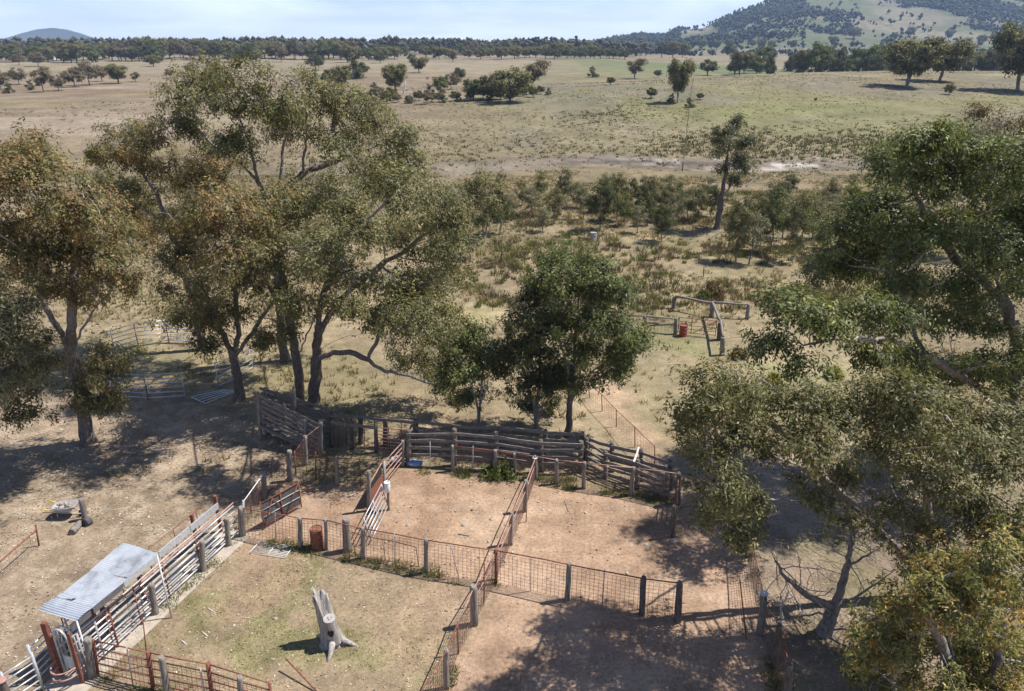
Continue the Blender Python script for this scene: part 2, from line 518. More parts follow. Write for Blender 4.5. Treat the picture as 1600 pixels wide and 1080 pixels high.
def ground_colour(X, Y):
    n1 = fbm(X * 0.35, Y * 0.35, 41, 4)
    n2 = fbm(X * 0.09, Y * 0.09, 47, 4)
    n3 = fbm(X * 0.02, Y * 0.02, 53, 4)
    n4 = fbm(X * 1.7, Y * 1.7, 59, 3)
    c = np.tile(np.array([0.30, 0.235, 0.145]), (len(X), 1))           # dry straw
    c = lerpc(c, (0.38, 0.30, 0.19), sstep(0.45, 0.7, n1) * 0.8)
    c = lerpc(c, (0.20, 0.165, 0.10), sstep(0.5, 0.72, n4) * 0.5)
    c = lerpc(c, (0.20, 0.185, 0.09), sstep(0.52, 0.7, n2) * 0.4)    # greener patches
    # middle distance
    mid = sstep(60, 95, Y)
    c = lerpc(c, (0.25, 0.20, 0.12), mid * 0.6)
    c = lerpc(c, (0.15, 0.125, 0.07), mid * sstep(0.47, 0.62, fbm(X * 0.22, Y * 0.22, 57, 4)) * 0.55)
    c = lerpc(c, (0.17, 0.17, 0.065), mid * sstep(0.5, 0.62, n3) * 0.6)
    # hill pasture
    hillm = sstep(140, 165, Y) * sstep(-45, 10, X) * (1 - sstep(380, 460, Y))
    n5 = fbm(X * 0.012 + 3, Y * 0.02, 61, 4)
    c = lerpc(c, (0.265, 0.225, 0.135), hillm * 0.85)
    c = lerpc(c, (0.215, 0.215, 0.095), hillm * sstep(0.5, 0.68, n5) * 0.6)
    c = lerpc(c, (0.32, 0.27, 0.19), hillm * sstep(0.52, 0.7, fbm(X * 0.03 + 9, Y * 0.04, 67, 4)) * 0.5)
    c = lerpc(c, (0.21, 0.185, 0.15), hillm * sstep(0.55, 0.7, fbm(X * 0.05 - 9, Y * 0.03, 71, 4)) * 0.5)
    c = lerpc(c, (0.17, 0.155, 0.085), hillm * sstep(0.5, 0.66, fbm(X * 0.25, Y * 0.16, 69, 3)) * 0.5)
    # green strip along the hill foot
    c = lerpc(c, (0.215, 0.225, 0.085), hillm * np.exp(-((Y - 205 - 0.25 * (X - 40)) / 12) ** 2) * sstep(0, 50, X) * 0.45)
    # creek sand
    cy = 130 + 5 * np.sin(X * 0.035 + 0.5) + 3 * np.sin(X * 0.11)
    ck = np.exp(-((Y - cy - 4) / 6.0) ** 2) * sstep(-60, -20, X)
    c = lerpc(c, (0.25, 0.21, 0.17), ck * 0.7)
    c = lerpc(c, (0.12, 0.10, 0.085), ck * sstep(0.5, 0.62, fbm(X * 0.12 - 5, Y * 0.5, 75, 4)) * 0.8)
    c = lerpc(c, (0.60, 0.55, 0.50), ck * sstep(0.56, 0.62, fbm(X * 0.10 + 5, Y * 0.45, 73, 4)) * sstep(10, 40, X) * (1 - sstep(80, 110, X)) * 0.9)
    # plain on the left
    pl = sstep(110, 190, Y) * (1 - sstep(-60, 0, X - 0.08 * (Y - 150)))
    c = lerpc(c, (0.29, 0.225, 0.155), pl * 0.85)
    c = lerpc(c, (0.20, 0.165, 0.11), pl * sstep(0.48, 0.64, fbm(X * 0.09, Y * 0.07, 77, 4)) * 0.5)
    c = lerpc(c, (0.37, 0.30, 0.225), pl * sstep(0.5, 0.68, fbm(X * 0.01, Y * 0.02, 79, 4)) * 0.7)
    c = lerpc(c, (0.24, 0.155, 0.11), pl * sstep(0.55, 0.72, fbm(X * 0.02 + 4, Y * 0.06, 83, 4)) * 0.6)
    c = lerpc(c, (0.25, 0.22, 0.08), pl * sstep(0.56, 0.7, fbm(X * 0.015 - 4, Y * 0.05, 89, 4)) * 0.5)
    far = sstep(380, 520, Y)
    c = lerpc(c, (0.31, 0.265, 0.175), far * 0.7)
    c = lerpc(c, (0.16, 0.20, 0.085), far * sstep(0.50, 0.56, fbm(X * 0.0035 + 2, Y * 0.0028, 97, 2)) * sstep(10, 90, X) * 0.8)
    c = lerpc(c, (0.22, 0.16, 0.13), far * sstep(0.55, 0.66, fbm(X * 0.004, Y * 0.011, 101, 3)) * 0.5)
    mt = sstep(1150, 1500, Y)
    c = lerpc(c, (0.15, 0.165, 0.09), mt * 0.85)
    c = lerpc(c, (0.29, 0.25, 0.175), mt * sstep(0.5, 0.64, fbm(X * 0.006, Y * 0.0045, 103, 4)) * 0.75)
    cone = np.exp(-((Y - 5500) / 700) ** 2)
    c = lerpc(c, (0.055, 0.062, 0.04), cone)
    # litter ground under the right-hand gums
    rt = sstep(6.5, 8.5, X - 0.12 * (Y - 20)) * (1 - sstep(33, 38, Y))
    c = lerpc(c, (0.33, 0.25, 0.18), rt * 0.95)
    c = lerpc(c, (0.22, 0.17, 0.12), rt * sstep(0.45, 0.62, fbm(X * 0.6, Y * 0.6, 117, 4)) * 0.7)
    c = lerpc(c, (0.24, 0.21, 0.11), rt * sstep(0.52, 0.66, fbm(X * 0.35, Y * 0.35, 119, 4)) * 0.6)
    # foreground zones
    c = lerpc(c, (0.31, 0.235, 0.165), soft(X, Y, LEFT, 2.0, 107, 1.5, 0.3) * 0.85)
    lf = soft(X, Y, LEFT, 2.0, 107, 1.5, 0.3)
    c = lerpc(c, (0.20, 0.15, 0.105), lf * sstep(0.45, 0.65, fbm(X * 0.5, Y * 0.5, 109, 4)) * 0.6)
    c = lerpc(c, (0.42, 0.34, 0.25), lf * sstep(0.52, 0.66, fbm(X * 2.2, Y * 2.2, 113, 3)) * 0.6)
    c = c * (1 + 0.10 * lf)[:, None]
    pad = soft(X, Y, PADDOCK, 2.5, 127, 2.0, 0.3)
    c = lerpc(c, (0.335, 0.275, 0.165), pad * 0.8)
    c = lerpc(c, (0.215, 0.22, 0.095), pad * sstep(0.47, 0.62, fbm(X * 0.3, Y * 0.25, 131, 4)) * 0.6)
    c = lerpc(c, (0.345, 0.30, 0.155), soft(X, Y, FLAT, 1.5, 133, 0.6, 0.4) * 0.85)
    c = lerpc(c, (0.46, 0.325, 0.215), soft(X, Y, TRACK, 1.0, 137, 1.0, 0.5) * sstep(0.35, 0.6, n1) * 0.85)
    pen = soft(X, Y, PEN, 0.35, 139, 0.4, 0.8)
    c = lerpc(c, (0.335, 0.255, 0.165), pen * 0.95)
    g = sstep(0.44, 0.62, fbm(X * 0.45 + 7, Y * 0.45, 149, 4))
    c = lerpc(c, (0.225, 0.215, 0.095), pen * g * 0.65)
    c = lerpc(c, (0.39, 0.275, 0.185), pen * sstep(0.52, 0.68, fbm(X * 0.3 - 7, Y * 0.3, 151, 3)) * 0.7)
    yd = soft(X, Y, YARD, 0.35, 157, 0.5, 0.8)
    dirt = np.tile(np.array([0.425, 0.295, 0.20]), (len(X), 1))
    dirt = lerpc(dirt, (0.34, 0.225, 0.15), sstep(0.45, 0.7, fbm(X * 0.22, Y * 0.22, 163, 4)) * 0.7)
    dirt = lerpc(dirt, (0.50, 0.365, 0.26), sstep(0.5, 0.72, fbm(X * 0.6, Y * 0.6, 167, 4)) * 0.6)
    dirt = dirt * np.array([0.97, 0.955, 0.95])
    c = c + (dirt - c) * yd[:, None]
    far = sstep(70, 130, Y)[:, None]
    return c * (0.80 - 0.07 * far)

def ground_mat():
    m, n, b = new_mat('paddock_ground')
    a = n.nodes.new('ShaderNodeAttribute')
    a.attribute_name = 'soil'
    geo = n.nodes.new('ShaderNodeNewGeometry')
    def noise(scale, detail, rough=0.6):
        t = n.nodes.new('ShaderNodeTexNoise')
        t.inputs['Scale'].default_value = scale
        t.inputs['Detail'].default_value = detail
        t.inputs['Roughness'].default_value = rough
        n.links.new(geo.outputs['Position'], t.inputs['Vector'])
        return t
    def ramp(fac, p0, v0, p1, v1):
        r = n.nodes.new('ShaderNodeMapRange')
        r.inputs['From Min'].default_value, r.inputs['From Max'].default_value = p0, p1
        r.inputs['To Min'].default_value, r.inputs['To Max'].default_value = v0, v1
        n.links.new(fac, r.inputs['Value'])
        return r.outputs['Result']
    def mul(x, y):
        q = n.nodes.new('ShaderNodeMath')
        q.operation = 'MULTIPLY'
        n.links.new(x, q.inputs[0]); n.links.new(y, q.inputs[1])
        return q.outputs[0]
    f = mul(ramp(noise(7, 8, 0.72).outputs['Fac'], 0.3, 0.62, 0.7, 1.36), ramp(noise(0.9, 6, 0.65).outputs['Fac'], 0.3, 0.72, 0.7, 1.28))
    f = mul(f, ramp(noise(0.07, 7, 0.7).outputs['Fac'], 0.3, 0.72, 0.7, 1.28))
    f = mul(f, ramp(noise(30, 3, 0.7).outputs['Fac'], 0.3, 0.75, 0.7, 1.25))
    mx = n.nodes.new('ShaderNodeVectorMath')
    mx.operation = 'SCALE'
    n.links.new(a.outputs['Color'], mx.inputs[0])
    n.links.new(f, mx.inputs['Scale'])
    n.links.new(mx.outputs['Vector'], b.inputs['Base Color'])
    bp = n.nodes.new('ShaderNodeBump')
    bp.inputs['Strength'].default_value = 0.6
    bp.inputs['Distance'].default_value = 0.10
    n.links.new(noise(5, 9, 0.75).outputs['Fac'], bp.inputs['Height'])
    n.links.new(bp.outputs['Normal'], b.inputs['Normal'])
    b.inputs['Roughness'].default_value = 0.95
    b.inputs['Specular IOR Level'].default_value = 0.1
    return m

def build_ground():
    r = [1.0]
    while r[-1] < 9500:
        q = 1.06 if r[-1] < 14 else (1.0065 if r[-1] < 62 else 1.013)
        r.append(r[-1] * q)
    r = np.array(r)
    az = np.concatenate([np.arange(-44, 44.01, 0.27), np.arange(47, 314, 5.0)])
    az = np.radians(az)
    R, Az = np.meshgrid(r, az, indexing='ij')
    X, Y = (R * np.sin(Az)).ravel(), (R * np.cos(Az)).ravel()
    Z = terrain(X, Y)
    nr, na = len(r), len(az)
    i = np.arange(nr - 1)[:, None] * na
    j = np.arange(na)[None, :]
    j2 = (j + 1) % na
    f = np.stack([i + j, i + na + j, i + na + j2, i + j2], -1).reshape(-1, 4)
    f = f[:, ::-1]
    v = np.stack([X, Y, Z], 1)
    v = np.vstack([v, [[0, 0, 0.0]]])
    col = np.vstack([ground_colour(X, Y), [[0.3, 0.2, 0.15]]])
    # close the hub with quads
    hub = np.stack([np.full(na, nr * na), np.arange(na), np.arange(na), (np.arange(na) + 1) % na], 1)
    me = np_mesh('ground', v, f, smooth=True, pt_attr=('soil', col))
    o = link('ground', me, ground_mat())
    tag(o, kind='structure')
    return o
ground_ob = build_ground()
# ------------------------------------------------------------------ trees
PAL = {   # leaf palettes: base tones, weights
    'olive':  ([(0.090, 0.094, 0.042), (0.130, 0.128, 0.062), (0.060, 0.068, 0.032), (0.180, 0.155, 0.085)], (4, 3, 2, 1.8)),
    'rusty':  ([(0.085, 0.088, 0.040), (0.135, 0.120, 0.058), (0.175, 0.110, 0.050), (0.220, 0.150, 0.080), (0.065, 0.070, 0.034)], (4, 3, 1.6, 1.0, 2)),
    'grey':   ([(0.120, 0.124, 0.080), (0.160, 0.158, 0.105), (0.085, 0.090, 0.058), (0.20, 0.18, 0.12)], (4, 3, 2, 1)),
    'green':  ([(0.070, 0.090, 0.032), (0.105, 0.122, 0.046), (0.048, 0.064, 0.025), (0.165, 0.165, 0.070)], (4, 3, 2, 1.4)),
    'bronze': ([(0.115, 0.125, 0.045), (0.190, 0.165, 0.060), (0.310, 0.165, 0.050), (0.075, 0.085, 0.032), (0.36, 0.25, 0.12)], (4.5, 3, 1.15, 2.4, 0.5)),
    'dark':   ([(0.055, 0.064, 0.030), (0.080, 0.086, 0.042), (0.040, 0.048, 0.022), (0.11, 0.11, 0.05)], (4, 3, 2, 1)),
    'mauve':  ([(0.110, 0.092, 0.068), (0.150, 0.122, 0.088), (0.080, 0.072, 0.050)], (3, 3, 2)),
}

def grow(paths, attr, step, kill, rng, maxit=90, droop=0.0):
    pos, par = [], []
    def nearest(p):
        a = np.array(pos)
        return int(np.argmin(((a - p) ** 2).sum(1)))
    for k, path in enumerate(paths):
        path = [np.asarray(p, float) for p in path]
        if k == 0:
            pos.append(path[0]); par.append(-1)
            cur = 0
        else:
            cur = nearest(path[0])
        for p in path[1:]:
            d = p - pos[cur]
            L = np.linalg.norm(d)
            n = max(1, int(round(L / step)))
            s0 = pos[cur].copy()
            for i in range(1, n + 1):
                q = s0 + d * i / n
                if i < n:
                    q = q + rng.normal(0, step * 0.10, 3)
                pos.append(q); par.append(cur)
                cur = len(pos) - 1
    P = np.array(pos)
    nch = np.zeros(len(P), int)
    for q in par:
        if q >= 0: nch[q] += 1
    A = np.asarray(attr, float)
    # trunk foot takes no shoots
    skip = P[:, 2] < P[0, 2] + 0.25 * (A[:, 2].min() - P[0, 2])
    D = ((A[:, None, :] - P[None]) ** 2).sum(2) + skip[None] * 1e3
    im = D.argmin(1)
    dm = np.sqrt(D.min(1))
    alive = np.ones(len(A), bool)
    par = list(par)
    for it in range(maxit):
        alive &= dm > kill
        if not alive.any():
            break
        idx = np.nonzero(alive)[0]
        tgt = im[idx]
        vec = (A[idx] - P[tgt]) / dm[idx][:, None]
        uq, inv = np.unique(tgt, return_inverse=True)
        acc = np.zeros((len(uq), 3))
        np.add.at(acc, inv, vec)
        acc += rng.normal(0, 0.22, acc.shape)
        acc[:, 2] -= droop
        acc /= np.linalg.norm(acc, axis=1)[:, None] + 1e-9
        ok = nch[uq] < 4
        if not ok.any():
            break
        newp = P[uq[ok]] + acc[ok] * step
        base = len(P)
        par.extend(uq[ok].tolist())
        nch[uq[ok]] += 1
        # a node that sprouted into nothing useful stops attracting
        P = np.vstack([P, newp])
        nch = np.concatenate([nch, np.zeros(len(newp), int)])
        Dn = np.sqrt(((A[idx][:, None, :] - newp[None]) ** 2).sum(2))
        j = Dn.argmin(1)
        dn = Dn[np.arange(len(idx)), j]
        better = dn < dm[idx]
        im[idx[better]] = base + j[better]
        dm[idx[better]] = dn[better]
    return P, np.array(par)

def branch_mesh(name, P, par, rbase, rtip, rng, pale_below=0.16, pale_min=0.0):
    n = len(P)
    kids = [[] for _ in range(n)]
    for i, q in enumerate(par):
        if q >= 0: kids[q].append(i)
    tips = np.zeros(n)
    for i in range(n - 1, -1, -1):
        if not kids[i]: tips[i] = 1
        if par[i] >= 0: tips[par[i]] += tips[i]
    e = math.log(max(tips[0], 2)) / math.log(rbase / rtip)
    rad = rtip * tips ** (1 / e)
    z0 = P[0, 2]
    rad = rad * (1 + 0.45 * np.exp(-np.clip(P[:, 2] - z0, 0, 9) / 0.35))
    V, F, PL = [], [], []
    nv = 0
    starts = [(0, None)]
    while starts:
        s, frm = starts.pop()
        chain = [s] if frm is None else [frm, s]
        cur = s
        while kids[cur]:
            ks = sorted(kids[cur], key=lambda q: -tips[q])
            for q in ks[1:]:
                starts.append((q, cur))
            cur = ks[0]
            chain.append(cur)
        pts = P[chain]
        rr = rad[chain].copy()
        if frm is not None:
            rr[0] = min(rad[chain[1]] * 1.25, rad[frm])
        k = 9 if rr[0] > 0.16 else (6 if rr[0] > 0.06 else (4 if rr[0] > 0.025 else 3))
        m = len(pts)
        d = np.empty_like(pts)
        d[1:-1] = pts[2:] - pts[:-2]
        d[0] = pts[1] - pts[0] if m > 1 else (0, 0, 1)
        d[-1] = pts[-1] - pts[-2] if m > 1 else (0, 0, 1)
        d /= np.linalg.norm(d, axis=1)[:, None] + 1e-9
        u, w, _ = frame_of(d[0])
        ang = 2 * math.pi * np.arange(k) / k
        ca, sa = np.cos(ang)[:, None], np.sin(ang)[:, None]
        ph = rng.uniform(0, 6)
        for i in range(m):
            u = u - d[i] * np.dot(u, d[i])
            u /= np.linalg.norm(u) + 1e-9
            w = np.cross(d[i], u)
            lump = 1 + (0.10 * np.sin(3 * ang + ph + i * 0.7) if k >= 9 else 0 * ang)
            V.append(pts[i] + rr[i] * lump[:, None] * (ca * u + sa * w))
            PL.append(np.full(k, max(pale_min, min(1.0, max(0.0, 1.15 - rr[i] / pale_below)))))
        ii = nv + np.arange(m - 1)[:, None] * k
        jj = np.arange(k)[None]
        j2 = (jj + 1) % k
        F.append(np.stack([ii + jj, ii + j2, ii + k + j2, ii + k + jj], -1).reshape(-1, 4))
        nv += m * k
    V, F = np.vstack(V), np.vstack(F)
    return np_mesh(name, V, F, smooth=True, pt_attr=('pale', np.concatenate(PL))), rad

def leaf_mesh(name, cen, per, spread, L, Wd, pal, rng, hang=1.0, ctr=None, jitter_tone=0.25):
    n = len(cen)
    cnt = np.maximum(3, rng.poisson(per, n) * rng.uniform(0.45, 1.55, n)).astype(int)
    idx = np.repeat(np.arange(n), cnt)
    N = len(idx)
    # each clump is several sprays of leaves
    nsub = 5
    sub = rng.normal(0, 1, (n, nsub, 3)) * np.array([spread, spread, spread * 0.7])
    which = rng.integers(0, nsub, N)
    p = cen[idx] + sub[idx, which] + rng.normal(0, 1, (N, 3)) * np.array([1, 1, 1.25]) * spread * 0.42
    a = np.stack([rng.normal(0, 0.55, N), rng.normal(0, 0.55, N), -hang + rng.normal(0, 0.45, N)], 1)
    a /= np.linalg.norm(a, axis=1)[:, None]
    t = rng.normal(0, 1, (N, 3))
    if ctr is not None:
        # leaves turn their faces out of the clump, towards the light
        outw = p - ctr[idx]
        outw /= np.linalg.norm(outw, axis=1)[:, None] + 1e-9
        nr = outw * 1.0 + np.array([0, 0, 0.35]) + rng.normal(0, 0.48, (N, 3))
        nr /= np.linalg.norm(nr, axis=1)[:, None] + 1e-9
        a = a - nr * (a * nr).sum(1)[:, None]
        a /= np.linalg.norm(a, axis=1)[:, None] + 1e-9
        s = np.cross(a, nr)
    else:
        s = np.cross(a, t)
    s /= np.linalg.norm(s, axis=1)[:, None] + 1e-9
    l = (L * rng.uniform(0.65, 1.3, N))[:, None]
    w = (Wd * rng.uniform(0.7, 1.25, N))[:, None] * 0.5
    V = np.empty((N, 4, 3))
    V[:, 0] = p
    V[:, 1] = p + a * l * 0.42 + s * w
    V[:, 2] = p + a * l
    V[:, 3] = p + a * l * 0.42 - s * w
    F = np.arange(N * 4).reshape(N, 4)
    cols, wt = PAL[pal]
    cols, wt = np.array(cols), np.array(wt, float)
    wt /= wt.sum()
    clump = rng.choice(len(cols), n, p=wt)
    if pal == 'rusty':
        zn = (cen[:, 2] - np.percentile(cen[:, 2], 5)) / (np.ptp(cen[:, 2]) + 1e-6)
        new = rng.uniform(0, 1, n) < 0.40 * np.clip(zn - 0.25, 0, 1)
        clump = np.where(new, rng.integers(2, 4, n), np.where(clump > 1, np.where(zn < 0.4, 0, clump), clump))
    leaf = rng.choice(len(cols), N, p=wt)
    mixf = rng.uniform(0.25, 0.9, N)[:, None]
    c = cols[clump][idx] * mixf + cols[leaf] * (1 - mixf)
    c *= rng.uniform(0.82, 1.22, n)[idx][:, None]
    c *= np.array([1.42, 1.36, 1.12]) * (1 + rng.normal(0, jitter_tone, N))[:, None].clip(0.45, 1.8)
    return np_mesh(name, V.reshape(-1, 3), F, face_col=c.clip(0.008, 0.6))

def lobe_points(lobes, Yt, dens, rng, min_n=3, near=1.4, clump=9, with_ctr=False, far=1.4):
    out, ctr = [], []
    for lb in lobes:
        px, py, rx, ry = lb[:4]
        dy = lb[4] if len(lb) > 4 else rng.uniform(-near, far)
        c = W(px, py, Yt + dy)
        s = depth_of(c) / FPX
        ax, az = rx * s, ry * s / 0.93
        ay = 0.75 * (ax + az) / 2 + 0.3
        n = max(min_n, int(dens * (ax * az + ax * ay + ay * az) * 1.1))
        # leaf sprays gather in pads about half a metre to a metre wide
        ns = max(2, int(n / clump))
        d = rng.normal(0, 1, (ns, 3))
        d[:, 2] += 0.40
        d /= np.linalg.norm(d, axis=1)[:, None]
        r = rng.uniform(0, 1, ns) ** 0.40
        sub = c + d * r[:, None] * np.array([ax, ay, az])
        pad = min(0.62, 0.46 * (ax + az) / 2)
        w = rng.integers(0, ns, n)
        out.append(sub[w] + rng.normal(0, 1, (n, 3)) * np.array([pad, pad, pad * 0.5]))
        ctr.append(np.tile(c - np.array([0, 0, 0.35 * az]), (n, 1)))
    if with_ctr:
        return np.vstack(out), np.vstack(ctr)
    return np.vstack(out)

def px_paths(paths, Yt):
    """each path is a list of (px, py[, dY]); the first point of the first path stands on the ground"""
    out = []
    for p in paths:
        out.append([W(q[0], q[1], Yt + (q[2] if len(q) > 2 else 0)) for q in p])
    return out

def make_tree(name, label, seed, paths, lobes, pal, rbase, dens=6.5, per=64, spread=0.28, L=0.20, Wd=0.068,
              step=0.36, kill=0.42, Yt=None, cat='tree', group=None, base_z=None, rtip=0.011, pale_below=0.16,
              pale_min=0.0, hang=0.62, near=1.4, far=1.4):
    rng = np.random.default_rng(seed)
    if Yt is None:
        g = ground(*paths[0][0][:2])
        Yt = g[1]
    pw = px_paths(paths, Yt)
    b = pw[0][0]
    b[2] = float(terrain(b[0], b[1])) - 0.12
    att, ctr = lobe_points(lobes, Yt, dens * 1.45, rng, near=near, with_ctr=True, far=far)
    ok = att[:, 2] > b[2] + 0.5
    att, ctr = att[ok], ctr[ok]
    P, par = grow(pw, att, step, kill, rng)
    o = b.copy()
    root = empty(name, o, label, cat, group)
    me, rad = branch_mesh('trunk', P - o, par, rbase, rtip, rng, pale_below, pale_min)
    link('trunk', me, M['bark'], root)
    lm = leaf_mesh('crown', att - o, per * 1.12, spread, L, Wd, pal, rng, hang, ctr=ctr - o)
    link('crown', lm, M['leaf'], root)
    return root

